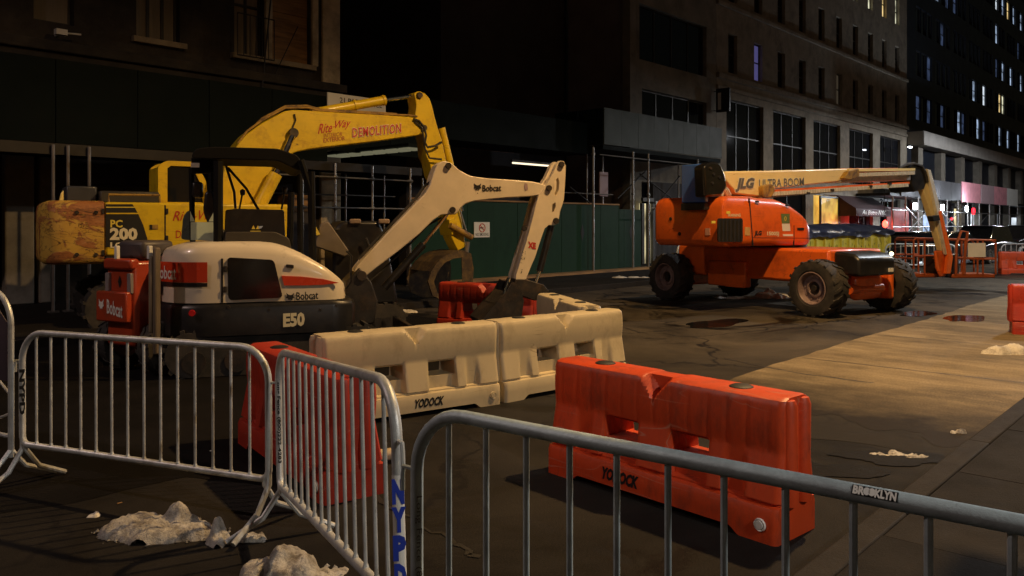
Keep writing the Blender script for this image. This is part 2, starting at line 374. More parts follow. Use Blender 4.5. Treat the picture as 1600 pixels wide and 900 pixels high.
# ---------------------------------------------------------------- mesh helpers
class MB:
    def __init__(s):
        s.v, s.f = [], []
    def add(s, vs, fs):
        k = len(s.v)
        s.v += [Vector(v) for v in vs]
        s.f += [tuple(i + k for i in f) for f in fs]
        return s
    def box(s, c, d, R=None):
        x, y, z = [q / 2 for q in d]
        vs = [Vector((a, b, e)) for a in (-x, x) for b in (-y, y) for e in (-z, z)]
        if R is not None: vs = [R @ v for v in vs]
        c = Vector(c)
        return s.add([v + c for v in vs], [(0, 1, 3, 2), (4, 6, 7, 5), (0, 4, 5, 1), (2, 3, 7, 6), (0, 2, 6, 4), (1, 5, 7, 3)])
    def span(s, a, b):
        a, b = Vector(a), Vector(b)
        return s.box((a + b) / 2, [abs(q) for q in (b - a)])
    def prism(s, pts, y0, y1):
        n = len(pts)
        vs = [(p[0], y0, p[1]) for p in pts] + [(p[0], y1, p[1]) for p in pts]
        fs = [tuple(range(n)), tuple(range(2 * n - 1, n - 1, -1))]
        fs += [(i, (i + 1) % n, n + (i + 1) % n, n + i) for i in range(n)]
        return s.add(vs, fs)
    def prism_z(s, pts, z0, z1):
        n = len(pts)
        vs = [(p[0], p[1], z0) for p in pts] + [(p[0], p[1], z1) for p in pts]
        fs = [tuple(range(n)), tuple(range(2 * n - 1, n - 1, -1))]
        fs += [(i, (i + 1) % n, n + (i + 1) % n, n + i) for i in range(n)]
        return s.add(vs, fs)
    def holed(s, pts, holes, y0, y1):
        bm = bmesh.new()
        es = []
        for lp in [pts] + holes:
            vv = [bm.verts.new((p[0], y0, p[1])) for p in lp]
            es += [bm.edges.new((vv[i], vv[(i + 1) % len(vv)])) for i in range(len(vv))]
        bmesh.ops.triangle_fill(bm, use_beauty=True, use_dissolve=False, edges=es)
        bm.verts.index_update()
        vs = [v.co.copy() for v in bm.verts]
        fs = [tuple(v.index for v in f.verts) for f in bm.faces]
        bm.free()
        n = len(vs)
        allv = vs + [Vector((v.x, y1, v.z)) for v in vs]
        af = fs + [tuple(i + n for i in reversed(f)) for f in fs]
        k = 0
        for lp in [pts] + holes:
            m = len(lp)
            af += [(k + i, k + (i + 1) % m, n + k + (i + 1) % m, n + k + i) for i in range(m)]
            k += m
        return s.add(allv, af)
    def path(s, pts, r, n=10, closed=False, caps=True):
        pts = [Vector(p) for p in pts]
        m = len(pts)
        rs = r if isinstance(r, (list, tuple)) else [r] * m
        up = None
        vs, fs = [], []
        for i, p in enumerate(pts):
            if closed: t = (pts[(i + 1) % m] - pts[i - 1]).normalized()
            else:
                a = pts[max(i - 1, 0)]; b = pts[min(i + 1, m - 1)]
                t = (b - a).normalized()
            if up is None:
                up = Vector((0, 0, 1)) if abs(t.z) < .9 else Vector((0, 1, 0))
            u = (up - t * up.dot(t))
            if u.length < 1e-5: u = t.orthogonal()
            u.normalize(); w = t.cross(u); up = u
            vs += [p + (u * cos(2 * pi * k / n) + w * sin(2 * pi * k / n)) * rs[i] for k in range(n)]
        for i in range(m if closed else m - 1):
            j = (i + 1) % m
            fs += [(i * n + k, i * n + (k + 1) % n, j * n + (k + 1) % n, j * n + k) for k in range(n)]
        if caps and not closed:
            fs += [tuple(range(n - 1, -1, -1)), tuple((m - 1) * n + k for k in range(n))]
        return s.add(vs, fs)
    def tube(s, a, b, r, n=10, r2=None):
        return s.path([a, b], [r, r if r2 is None else r2], n)
    def lathe(s, prof, c=(0, 0, 0), axis='y', n=32):
        c = Vector(c)
        vs, fs = [], []
        for (r, h) in prof:
            for k in range(n):
                a = 2 * pi * k / n
                if axis == 'y': q = Vector((r * cos(a), h, r * sin(a)))
                elif axis == 'z': q = Vector((r * cos(a), r * sin(a), h))
                else: q = Vector((h, r * cos(a), r * sin(a)))
                vs.append(c + q)
        for i in range(len(prof) - 1):
            fs += [(i * n + k, i * n + (k + 1) % n, (i + 1) * n + (k + 1) % n, (i + 1) * n + k) for k in range(n)]
        return s.add(vs, fs)
    def quad(s, *p):
        return s.add(p, [tuple(range(len(p)))])
    def mesh(s, name, m, angle=35):
        me = bpy.data.meshes.new(name)
        me.from_pydata([tuple(v) for v in s.v], [], s.f)
        bm = bmesh.new(); bm.from_mesh(me)
        bmesh.ops.recalc_face_normals(bm, faces=bm.faces)
        bm.to_mesh(me); bm.free()
        me.polygons.foreach_set('use_smooth', [True] * len(me.polygons))
        me.set_sharp_from_angle(angle=radians(angle))
        me.materials.append(m)
        return me
    def build(s, name, m, parent=None, bevel=0, angle=35, label=None):
        return link(name, s.mesh(name, m, angle), parent, bevel=bevel, label=label)

def link(name, me, parent=None, loc=(0, 0, 0), rot=(0, 0, 0), bevel=0, label=None):
    o = bpy.data.objects.new(name, me)
    COL.objects.link(o)
    o.parent = parent
    o.location = loc
    o.rotation_euler = rot
    if label: o['label'] = label
    if bevel:
        b = o.modifiers.new('bevel', 'BEVEL'); b.width = bevel; b.segments = 2
        b.limit_method = 'ANGLE'; b.angle_limit = radians(40)
    return o
def tag(o, label=None, cat=None, group=None, kind=None):
    if label: o['label'] = label
    if cat: o['category'] = cat
    if group: o['group'] = group
    if kind: o['kind'] = kind
    return o
def thing(name, label, cat, lat, d, deg=0, z=0, group=None):
    """an Empty at the thing's base; its x axis points deg away from image right, turning away from the camera"""
    o = bpy.data.objects.new(name, None)
    COL.objects.link(o)
    o.location = W(lat, d, z)
    o.rotation_euler = (0, 0, radians(deg) + A - pi / 2)
    FR[o.name] = (lat, d, radians(deg), z)
    return tag(o, label, cat, group)
def place(name, label, cat, loc=(0, 0, 0), rz=0, group=None):
    o = bpy.data.objects.new(name, None)
    COL.objects.link(o)
    o.location = loc; o.rotation_euler = (0, 0, rz)
    return tag(o, label, cat, group)
def copy_tree(o, parent=None):
    c = o.copy(); COL.objects.link(c); c.parent = parent
    for ch in list(o.children): copy_tree(ch, c)
    return c
def rounded(pts, r, n=4):
    out = []
    m = len(pts)
    for i in range(m):
        p0, p, p1 = Vector(pts[i - 1]), Vector(pts[i]), Vector(pts[(i + 1) % m])
        a, b = p0 - p, p1 - p
        k = min(r, a.length * .45, b.length * .45)
        s, e = p + a.normalized() * k, p + b.normalized() * k
        for j in range(n + 1):
            t = j / n
            q = s * (1 - t) ** 2 + p * 2 * t * (1 - t) + e * t * t
            out.append(tuple(q))
    return out
_TX, _BB = {}, {}
def text_data(txt, shear=0., bold=0., space=1.):
    k = (txt, shear, bold, space)
    if k not in _TX:
        c = bpy.data.curves.new('lettering', 'FONT')
        c.body = txt; c.shear = shear; c.offset = bold; c.space_character = space; c.resolution_u = 2
        o = bpy.data.objects.new('lettering', c)
        me = bpy.data.meshes.new_from_object(o)
        vs = [v.co.copy() for v in me.vertices]
        if k[2] == 0: _BB[(txt, shear, space)] = (min(v.x for v in vs), max(v.x for v in vs), min(v.y for v in vs), max(v.y for v in vs))
        else: text_data(txt, shear, 0., space)
        x0, x1, y0, y1 = _BB[(txt, shear, space)]
        _TX[k] = ([((v.x - x0) / (x1 - x0), (v.y - y0) / (y1 - y0)) for v in vs], [tuple(p.vertices) for p in me.polygons])
        bpy.data.objects.remove(o); bpy.data.curves.remove(c); bpy.data.meshes.remove(me)
    return _TX[k]
def text3(txt, O, U, V, m, parent, shear=0., bold=0., space=1., name='lettering'):
    vs, fs = text_data(txt, shear, bold, space)
    O, U, V = Vector(O), Vector(U), Vector(V)
    me = bpy.data.meshes.new(name)
    me.from_pydata([tuple(O + U * a + V * b) for a, b in vs], [], fs)
    me.materials.append(m)
    return link(name, me, parent)
def letter(o, txt, pl, pr, hpx, y, m, parent=None, shear=0., bold=0., space=1., back=None, grow=.25):
    O, R = T(o, *pl, y), T(o, *pr, y)
    V = T(o, pl[0], pl[1] - hpx, y) - O
    U = R - O
    if back:
        text3(txt, O, U, V, back, parent or o, shear, bold + grow * .25, space)
        O = O + Vector((0, -.004, 0))
    return text3(txt, O, U, V, m, parent or o, shear, bold, space)
# ================================================================ the setting
road = MB().quad((-300, -120, 0), (500, -120, 0), (500, 160, 0), (-300, 160, 0)).build('road', ROAD)
tag(road, 'dark patched asphalt street with damp stains', kind='structure')
rw_ = MB()
pts = [(0 + .6 * noise.noise(Vector((k * .17, 4.4, 0))), 11.4 * (1 - k / 50)) for k in range(51)] + [(130, 0), (130, 11.4)]
wr = MB().add([(a, b, 0) for a, b in pts], [tuple(range(len(pts)))]).build('lit_road', ROAD_LIT)  # paler sheet: the lamp's pool of light put into the asphalt colour
wr.location = (6.6, 1.605, .0022)
tag(wr, 'middle street asphalt painted paler as a pool of light', kind='structure')
PX0 = 7.1
pts = [(0 + 40 * k / 60, 0) for k in range(61)]
pts += [(40 - (40.0 + .0) * k / 200, 2.9 + .10 * noise.noise(Vector((k * .11, 3.3, 0))) + .05 * noise.noise(Vector((k * .6, 1.3, 0))) - .5 * max(0, (k - 190) / 10) ** 2) for k in range(1, 200)]
pts += [(.0 + .55 * noise.noise(Vector((k * .13, 8.8, 0))) + .18 * noise.noise(Vector((k * .7, 2.8, 0))) + .25, 2.4 * (1 - k / 40)) for k in range(1, 40)]
pad_o = MB().add([(a, b, 0) for a, b in pts], [tuple(range(len(pts)))]).build('concrete_lane', PAD)
pad_o.location = (PX0, 1.605, .004)
tag(pad_o, 'pale brushed concrete lane along the near kerb', kind='structure')
# tar joints and patches on the road
for pts in ([(1130, 560), (1260, 585), (1380, 600)], [(700, 585), (860, 610), (905, 616)], [(860, 470), (1000, 520), (1160, 505)],
            [(560, 760), (680, 830), (760, 880)]):
    mbq = MB()
    q = [ground(*p, .005) for p in pts]
    dense = []
    for a, b in zip(q, q[1:]):
        for k in range(8):
            p = a.lerp(b, k / 8)
            dense.append(p + Vector((random.uniform(-.03, .03), random.uniform(-.03, .03), 0)))
    for a, b in zip(dense, dense[1:]):
        n = Vector((-(b - a).y, (b - a).x, 0)).normalized() * random.uniform(.008, .022)
        mbq.quad(a - n, b - n, b + n, a + n)
    tag(mbq.build('tar_seam', ASPH_LINE), 'thin tar seam in the asphalt', kind='structure')

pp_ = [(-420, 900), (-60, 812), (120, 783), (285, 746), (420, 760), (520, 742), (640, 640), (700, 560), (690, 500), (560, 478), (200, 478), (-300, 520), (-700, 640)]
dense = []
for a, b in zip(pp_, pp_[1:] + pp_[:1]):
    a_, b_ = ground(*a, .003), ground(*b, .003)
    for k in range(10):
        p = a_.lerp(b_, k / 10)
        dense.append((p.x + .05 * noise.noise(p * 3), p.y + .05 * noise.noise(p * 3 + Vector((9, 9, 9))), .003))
tag(MB().add(dense, [tuple(range(len(dense)))]).build('shade_patch', SHADE_P), 'painted shade of the machines on the road', kind='structure')  # dark sheet: shade of machines and barriers put into the ground colour

for u_ in (10.6, 13.6, 16.6, 19.6):
    mbq = MB(); pv = None
    for k in range(25):
        q = Vector((u_ + .02 * noise.noise(Vector((k * .7, u_, 0))), 1.62 + 2.8 * k / 24, .0062)); w_ = .012 + .008 * noise.noise(Vector((k * .9, u_, 5)))
        if pv: mbq.quad(pv[0] - Vector((pv[1], 0, 0)), q - Vector((w_, 0, 0)), q + Vector((w_, 0, 0)), pv[0] + Vector((pv[1], 0, 0)))
        pv = (q, w_)
    tag(mbq.build('tar_seam', ASPH_LINE), 'tarred joint across the pale concrete lane', kind='structure')
def puddle(px, py, w, h, seed):
    c = ground(px, py, .007)
    rnd = random.Random(seed)
    pts = []
    for k in range(28):
        a = 2 * pi * k / 28
        q = .75 + .35 * noise.noise(Vector((cos(a) * 1.3, sin(a) * 1.3, seed * 3.1)))
        pts.append((c.x + w * q * cos(a), c.y + h * q * sin(a), .007))
    o = MB().add(pts, [tuple(range(28))]).build('puddle', WATER)
    tag(o, 'shallow puddle on the asphalt', kind='structure')
puddle(1432, 490, .9, .35, 1)
puddle(1506, 497, 1.0, .40, 2)
puddle(1120, 505, 1.1, .5, 3)

KX = [(-14, 2.35), (2.4, 2.35), (2.9, 1.6), (60, 1.6)]
npv = MB().prism_z([(-14, -9), (60, -9), (60, 1.44), (2.75, 1.44), (2.3, 2.19), (-14, 2.19)], -.02, .118)
np_o = npv.build('near_pavement', WALK)
tag(np_o, 'near pavement of grey flags', kind='structure')
slab = MB().box((0, 0, 0), (1.496, 1.496, .05)).mesh('paving_slab', WALK)
for i in range(-3, 14):
    for j in range(-4, 1):
        link('paving_slab', slab, np_o, (i * 1.5 + .75, j * 1.5 + .69, .1135 + random.uniform(0, .003)), (0, 0, random.uniform(-.002, .002)), .004)
small = MB().box((0, 0, 0), (1.496, .745, .05)).mesh('paving_slab', WALK)
for i in range(-3, 1): link('paving_slab', small, np_o, (i * 1.5 + .75, 1.815, .1138), (0, 0, 0), .004)
ks = MB().box((0, 0, 0), (1.99, .15, .30)).mesh('kerb_stone', KERB)
for i in range(20): link('kerb_stone', ks, np_o, (3.95 + i * 2, 1.522, -.011 + random.uniform(-.003, .002)), (0, 0, 0), .012)
for i in range(4): link('kerb_stone', ks, np_o, (1.3 - i * 2, 2.272, -.01), (0, 0, 0), .012)
link('kerb_stone', MB().box((0, 0, 0), (.84, .15, .30)).mesh('kerb_stone', KERB), np_o, (2.6, 1.9, -.012), (0, 0, -atan2(.75, .5)), .012)

fpv = MB().span((-40, 13.16, -.02), (140, 34, .13)).build('far_pavement', WALK)
tag(fpv, 'far pavement in front of the buildings', kind='structure')
ksf = MB().box((0, 0, 0), (2.99, .15, .30)).mesh('kerb_stone', KERB)
for i in range(-4, 24): link('kerb_stone', ksf, fpv, (3.0 * i, 13.08, -.008 + random.uniform(-.004, .003)), (0, 0, 0), .012)

# ================================================================ buildings
def wall_openings(us, zs, ops, V, m, parent, name='wall', th=.3):
    """front of a facade in the plane y = V with real openings and reveals"""
    U = sorted({us[0], us[1], *[o[0] for o in ops], *[o[1] for o in ops]})
    Z = sorted({zs[0], zs[1], *[o[2] for o in ops], *[o[3] for o in ops]})
    b = MB()
    def inside(u, z): return any(o[0] < u < o[1] and o[2] < z < o[3] for o in ops)
    for u0, u1 in zip(U, U[1:]):
        for z0, z1 in zip(Z, Z[1:]):
            if not inside((u0 + u1) / 2, (z0 + z1) / 2):
                b.quad((u0, V, z0), (u1, V, z0), (u1, V, z1), (u0, V, z1))
    for (u0, u1, z0, z1) in ops:
        b.quad((u0, V, z0), (u0, V + th, z0), (u0, V + th, z1), (u0, V, z1))
        b.quad((u1, V, z0), (u1, V + th, z0), (u1, V + th, z1), (u1, V, z1))
        b.quad((u0, V, z0), (u1, V, z0), (u1, V + th, z0), (u0, V + th, z0))
        b.quad((u0, V, z1), (u1, V, z1), (u1, V + th, z1), (u0, V + th, z1))
    # side and back shell
    D = V + 9
    b.quad((us[0], V, zs[0]), (us[0], D, zs[0]), (us[0], D, zs[1]), (us[0], V, zs[1]))
    b.quad((us[1], V, zs[0]), (us[1], D, zs[0]), (us[1], D, zs[1]), (us[1], V, zs[1]))
    b.quad((us[0], D, zs[0]), (us[1], D, zs[0]), (us[1], D, zs[1]), (us[0], D, zs[1]))
    b.quad((us[0], V, zs[1]), (us[1], V, zs[1]), (us[1], D, zs[1]), (us[0], D, zs[1]))
    return b.build(name, m, parent)
def window(o, op, V, pane, parent, fm=None, bars=1, mid=True, label=None, dep=.18):
    u0, u1, z0, z1 = op
    fm = fm or FRAME_D
    f = MB(); t = .06
    y0, y1 = V + dep, V + dep + .06
    f.span((u0, y0, z0), (u0 + t, y1, z1)).span((u1 - t, y0, z0), (u1, y1, z1))
    f.span((u0 + t, y0, z0), (u1 - t, y1, z0 + t)).span((u0 + t, y0, z1 - t), (u1 - t, y1, z1))
    if mid: f.span((u0 + t, y0 - .01, (z0 + z1) / 2 - .03), (u1 - t, y1 - .005, (z0 + z1) / 2 + .03))
    for k in range(1, bars):
        u = u0 + (u1 - u0) * k / bars
        f.span((u - .035, y0 + .005, z0 + t), (u + .035, y1 - .008, z1 - t))
    w = f.build('window', fm, parent, label=label)
    MB().quad((u0 + .01, y1 - .02, z0 + .01), (u1 - .01, y1 - .02, z0 + .01), (u1 - .01, y1 - .02, z1 - .01), (u0 + .01, y1 - .02, z1 - .01)).build('pane', pane, w)
    return w
def rect(px0, px1, py_bot, py_top, V, at=0):
    a = facade_pt(px0, py_bot, V); b = facade_pt(px1, py_bot, V)
    c = facade_pt((px0, px1)[at], py_bot, V)
    z1 = facade_pt((px0, px1)[at], py_top, V).z
    return (a.x, b.x, c.z, z1)

VF = 19.0
# ---- left building with the stone ledge
lb = place('old_building', 'old tan stone building at left with a boarded upstairs window', 'building')
u_end = facade_pt(527, 100, VF).x
ops = [rect(52, 116, 36, -40, VF, 1), rect(213, 281, 66, -60, VF, 1), rect(366, 412, 92, -60, VF, 1), rect(424, 484, 104, -70, VF, 1)]
ops = [(a, b, c, c + 2.6) for a, b, c, d in ops]
zc = sum(o[2] for o in ops[1:]) / 3
ops = [(a, b, zc, zc + 2.6) for a, b, c, d in ops]
gops = [(-3.2 + 3.3 * k, -1.2 + 3.3 * k, .5, 2.7) for k in range(5)]
wall_openings((-14, u_end), (0, 14), ops + gops, VF, STONE_SH, lb)
window(lb, ops[0], VF, BLIND, lb)
window(lb, ops[1], VF, BLIND, lb, bars=3)
window(lb, ops[2], VF, BLIND, lb, bars=2)
bw = MB()
for k in range(4):
    z = ops[3][2] + .02 + k * .65
    bw.span((ops[3][0] + .02, VF + .10 + .01 * (k % 2), z), (ops[3][1] - .02, VF + .14 + .01 * (k % 2), z + .64))
bw.build('window_board', WOOD, lb, label='orange plywood sheet over the upstairs window')
for u0_, u1_ in ((ops[3][0] - .22, ops[3][0] - .02), (ops[3][1] + .02, ops[3][1] + .22)): MB().span((u0_, VF - .10, ops[3][2]), (u1_, VF - .003, ops[3][3])).build('window_surround', STONE_P, lb, bevel=.02)
for g in gops: window(lb, g, VF, GLASS_D, lb, mid=False, bars=2)
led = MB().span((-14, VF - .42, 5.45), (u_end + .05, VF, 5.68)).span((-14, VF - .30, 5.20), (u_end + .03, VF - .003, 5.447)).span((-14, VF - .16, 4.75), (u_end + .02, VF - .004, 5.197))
led.build('ledge', STONE_SH, lb, bevel=.03)
for o in ops[1:]: MB().span((o[0] - .12, VF - .16, o[2] - .14), (o[1] + .12, VF - .002, o[2] - .002)).build('sill', STONE, lb, bevel=.015)
MB().span((u_end - .62, VF - .12, .13), (u_end + .04, VF - .001, 4.74)).build('pilaster', STONE_P, lb, bevel=.02)
MB().span((u_end - .55, VF - .10, 5.69), (u_end + .03, VF - .001, 14)).build('pilaster', STONE_P, lb, bevel=.02)
for a, b in ((2, 48), (56, 74)):
    p0, p1 = facade_pt(a, 300, VF).x, facade_pt(b, 300, VF).x
    MB().span((p0, VF - .25, .13), (p1, VF - .0015, 3.4)).build('pilaster', STONE_G, lb, bevel=.03)
rl = MB()
o = ops[2]
for k in range(7):
    u = o[0] - .1 + (o[1] - o[0] + .2) * k / 6
    rl.tube((u, VF - .35, o[2] - .1), (u, VF - .35, o[2] + .95), .012, 6)
rl.tube((o[0] - .1, VF - .35, o[2] + .95), (o[1] + .1, VF - .35, o[2] + .95), .018, 6)
rl.tube((o[0] - .1, VF - .35, o[2] - .1), (o[1] + .1, VF - .35, o[2] - .1), .018, 6)
rl.tube((o[0] + .5, VF - .4, o[2] - 1.3), (o[0] + .9, VF - .4, o[2] + 2.4), .02, 6).tube((o[0] + .9, VF - .4, o[2] - .5), (o[0] + 1.6, VF - .4, o[2] + .9), .014, 6)
rl.build('fire_escape_railing', IRON, lb)
fl = facade_pt(94, 51, VF - .3)
fx = MB().box((fl.x, VF - .34, fl.z), (.22, .16, .12)).tube((fl.x + .1, VF - .34, fl.z), (fl.x + .40, VF - .34, fl.z + .02), .02).tube((fl.x, VF - .34, fl.z), (fl.x, VF, fl.z - .02), .02)
fx.build('floodlight', STICKER, lb)

# ---- gap: demolished lot with a dark rear block
rb = place('rear_block', 'black rear block across the empty demolition lot', 'building')
b = MB().span((u_end + .5, 33, 0), (40, 36, 30)).build('wall', CONC_D, rb)
ladder = facade_pt(722, 100, 24)
dp = place('drain_pipe', 'thin pale drain pipe rising on the dark lot wall', 'pipe')
MB().tube((ladder.x, 32.9, 4), (ladder.x + .0, 32.9, 26), .07).build('pipe', PIPE, dp)
sw = place('party_wall', 'dark brown party wall beside the empty lot', 'wall')
MB().span((u_end - .02, VF + .5, 0), (u_end + .3, 32.9, 16)).build('wall_face', CONC_D, sw)
# broken brick wall stub
bk = place('ruined_wall', 'broken red brick wall stub above the dark lot', 'wall')
a, c = facade_pt(716, 232, 21), facade_pt(801, 232, 21)
bm_ = MB(); rnd = random.Random(4)
nb = 11; zb = facade_pt(760, 236, 21).z
for row in range(13):
    for k in range(nb):
        w_ = (c.x - a.x) / nb
        u = a.x + (k + (.5 if row % 2 else 0)) * w_
        top = 6 + 5.5 * (k / nb) + rnd.uniform(-1.2, 1.2)
        if k < 3: top = 11 + rnd.uniform(-1, 1)
        if row < min(top, 12) and u < c.x:
            bm_.box((u + w_ / 2, 21 + rnd.uniform(-.015, .015), zb + row * .08 + .035), (w_ - .012, .22, .066))
bo = bm_.build('brick', BRICK_R, bk); tag(bo, kind='stuff')
MB().span((a.x - 2.5, 20.9, 0), (c.x + .3, 21.3, zb)).build('lower_wall', CONC_D, bk)

# ---- middle building with the pink side wall
mbd = place('loft_building', 'narrow dim loft building with a pinkish blank side wall', 'building')
U1 = crosswall_pt(990, 100, 28.2)
m0, m1 = facade_pt(990, 100, VF).x, facade_pt(1119, 100, VF).x
ow1 = rect(999, 1104, 92, 4, VF, 0); ow2 = rect(1003, 1104, 192, 138, VF, 0)
og = (m0 + .6, m1 - .6, .6, 3.6)
wall_openings((m0, m1), (0, 24), [ow1, ow2, og], VF, STONE_G, mbd)
for q in (ow1, ow2): window(mbd, q, VF, GLASS_D, mbd, bars=4, mid=False)
window(mbd, og, VF, GLASS_D, mbd, bars=3, mid=False)
vback = crosswall_pt(893, 100, m0).y
MB().span((m0 - .25, VF + .02, 0), (m0 - .003, vback, 24)).build('side_wall', STUCCO, mbd)
MB().span((m0 - .30, VF - .03, 0), (m0 + .12, VF + .35, 24)).build('corner_strip', STONE_G, mbd)
tb = place('back_building', 'black windowless slab behind the pinkish side wall', 'building')
MB().span((m0 - 7.6, vback + .3, 0), (m0 + 3, vback + 8, 30)).build('wall', CONC_D, tb)

# ---- tan masonry building with sash windows
tn = place('masonry_building', 'tan masonry building with rows of sash windows', 'building')
t0, t1 = m1 + .02, facade_pt(1417, 150, VF).x
ua, ub = facade_pt(1145, 90, VF).x, facade_pt(1402, 150, VF).x
z2 = facade_pt(1145, 115, VF).z
nW = 10
cs = [ua + (ub - ua) * k / (nW - 1) for k in range(nW)]
ops, meta = [], []
for fl_i in range(5):
    for k, c_ in enumerate(cs):
        zz = z2 + fl_i * 3.55
        o = (c_ - .48, c_ + .48, zz, zz + 1.95)
        ops.append(o); meta.append((fl_i, k))
big = []
for (x0, x1, yt) in ((1135, 1193, 155), (1208, 1259, 172), (1271, 1313, 190), (1327, 1364, 201), (1375, 1407, 213)):
    a_, b_ = facade_pt(x0, yt, VF), facade_pt(x1, yt, VF)
    big.append((a_.x, b_.x, 4.4, 8.0))
shop = [(o[0], o[1], .4, 3.6) for o in big]
wall_openings((t0, t1), (0, 30), ops + big + shop, VF, STONE_T, tn)
lit = {(2, 6): G_PALE, (2, 7): G_PALE, (2, 8): G_WARM, (2, 9): G_PALE, (0, 1): G_VIOL, (0, 5): G_DIMW, (3, 7): G_PALE}
for o, mk in zip(ops, meta):
    window(tn, o, VF, lit.get(mk, GLASS_D), tn, label={G_VIOL: 'violet lit sash window'}.get(lit.get(mk)))
for o in big: window(tn, o, VF, GLASS_D, tn, bars=3)
for i, o in enumerate(shop): window(tn, o, VF, G_AMB if i == 2 else GLASS_D, tn, bars=2, mid=False)
bl = MB().span((t0, VF - .16, z2 - .42), (t1, VF, z2 - .16)).span((t0, VF - .10, 8.35), (t1, VF - .002, 8.55)).span((t0, VF - .14, z2 + 3.55 - .40), (t1, VF - .001, z2 + 3.55 - .2))
bl.build('string_course', STONE_T, tn, bevel=.02)
sgn = facade_pt(1130, 156, VF - .5)
vs = place('banner_sign', 'narrow black banner sign projecting from the tan building', 'sign')
za, zb2 = facade_pt(1130, 175, VF - .5).z, facade_pt(1130, 138, VF - .5).z
MB().span((sgn.x - .05, VF - .85, za), (sgn.x + .05, VF - .15, zb2)).build('panel', BLACKP, vs)
MB().span((sgn.x - .058, VF - .42, za + .12), (sgn.x - .052, VF - .25, zb2 - .2)).build('pale_strip', STICKER, vs)
MB().tube((sgn.x, VF - .15, zb2 - .1), (sgn.x, VF, zb2 - .1), .02).tube((sgn.x, VF - .15, za + .1), (sgn.x, VF, za + .1), .02).build('bracket', IRON, vs)

PALE_B = mat('pale stone band', (.42, .40, .37), .7, 0, .15, 1)
# ---- dark office tower
tw = place('office_tower', 'black office tower with scattered lit windows', 'building')
VT = 19.0
w0, w1 = t1 + .05, 122.0
litpx = [(1525, 138, 172, G_COOL), (1535, 138, 172, G_SHOP), (1562, 160, 186, G_WARM), (1570, 160, 186, G_PALE), (1458, 198, 212, G_COOLD), (1470, 198, 212, G_COOLD),
         (1496, 198, 222, G_COOL), (1505, 198, 222, G_COOLD), (1528, 202, 230, G_COOL), (1540, 206, 230, G_COOLD), (1562, 222, 238, G_COOL), (1576, 224, 240, G_COOL), (1590, 226, 246, G_COOL),
         (1557, 96, 128, G_COOLD), (1566, 98, 130, G_COOL), (1582, 110, 136, G_COOL), (1594, 112, 140, G_COOL), (1556, 52, 66, G_COOL), (1590, 72, 84, G_COOLD),
         (1458, 0, 14, G_COOL), (1468, 2, 18, G_COOL), (1478, 10, 24, G_COOLD), (1555, 0, 12, G_SHOP), (1570, 4, 22, G_COOL), (1585, 16, 32, G_COOL), (1597, 20, 38, G_COOL), (1573, 2, 10, G_WARM)]
flo = 3.45; nfl = 13; zf0 = 9.9
uw = []
u = w0 + 2.2
while u < w1 - 3:
    for k in range(3): uw.append(u + k * 1.45)
    u += 5.3
targets = {}
for (px, y0, y1, m_) in litpx:
    p = facade_pt(px, (y0 + y1) / 2, VT)
    k = min(range(len(uw)), key=lambda i: abs(uw[i] + .65 - p.x)); f_ = max(0, min(nfl - 1, round((p.z - 1.1 - zf0) / flo)))
    targets[(f_, k)] = m_
ops = [(q, q + 1.32, zf0 + f_ * flo, zf0 + f_ * flo + 1.95) for f_ in range(nfl) for q in uw]
keys = [(f_, k) for f_ in range(nfl) for k in range(len(uw))]
wall_openings((w0, w1), (0, 60), ops, VT, TOWER, tw, th=.2)
cnt = 0
for o, k in zip(ops, keys):
    pm = targets.get(k)
    rt = (k[0] * 7919 + k[1] * 104729) % 97
    if pm is None and rt < 3: pm = (G_COOLD, G_COOLD, G_COOL, G_DIMW)[rt % 4]
    if pm or k[0] < 6 and k[1] % 3 != 9:
        window(tw, o, VT, pm or GLASS_D, tw, mid=bool(pm), dep=.1)
MB().span((w0, VT - 1.2, 7.7), (w1, VT, 8.75)).build('canopy_band', PALE_B, tw, bevel=.03)
for k in range(9): MB().span((w0 + 1 + k * 6.2, VT - .5, .13), (w0 + 2.2 + k * 6.2, VT - .001, 7.69)).build('pilaster', STONE_G, tw)

# ================================================================ sidewalk sheds and hoarding
VS = 16.8
def post(o, u, v, z0, z1, r=.03):
    return MB().tube((u, v, z0), (u, v, z1), r, 10).box((u, v, z0 + .015), (.16, .16, .03)).build('post', PIPE, o)
def rail(o, a, b, r=.022):
    return MB().tube(a, b, r, 8).build('rail', PIPE, o)
def coupler(o, p):
    return MB().box(p, (.11, .11, .09)).build('coupler', PIPE, o, bevel=.02)
s1 = place('sidewalk_shed', 'black green sidewalk shed over the pavement at left', 'scaffold')
UL0, UL1 = -13.0, facade_pt(511, 200, VS).x
UM = facade_pt(655, 200, VS).x
npan = 16
for k in range(npan):
    a = UL0 + (UL1 - UL0) * k / npan; b_ = UL0 + (UL1 - UL0) * (k + 1) / npan
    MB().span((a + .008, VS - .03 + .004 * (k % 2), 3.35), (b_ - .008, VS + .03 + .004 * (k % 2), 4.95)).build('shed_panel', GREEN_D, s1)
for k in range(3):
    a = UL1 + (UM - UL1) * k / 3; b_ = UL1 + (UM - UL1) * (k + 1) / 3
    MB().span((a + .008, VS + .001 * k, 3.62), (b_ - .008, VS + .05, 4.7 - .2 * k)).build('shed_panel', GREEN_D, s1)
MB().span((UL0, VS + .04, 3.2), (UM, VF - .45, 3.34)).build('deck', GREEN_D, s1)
MB().span((UL0, VS - .12, 3.12), (UM, VS + .02, 3.33)).build('beam', IRON, s1)
for px in (78, 101, 134, 466, 517, 575, 634):
    u = facade_pt(px, 300, VS).x
    post(s1, u, VS - .18, .13, 3.3)
    if px > 400: coupler(s1, (u, VS - .18, 2.95)); coupler(s1, (u, VS - .18, 2.2))
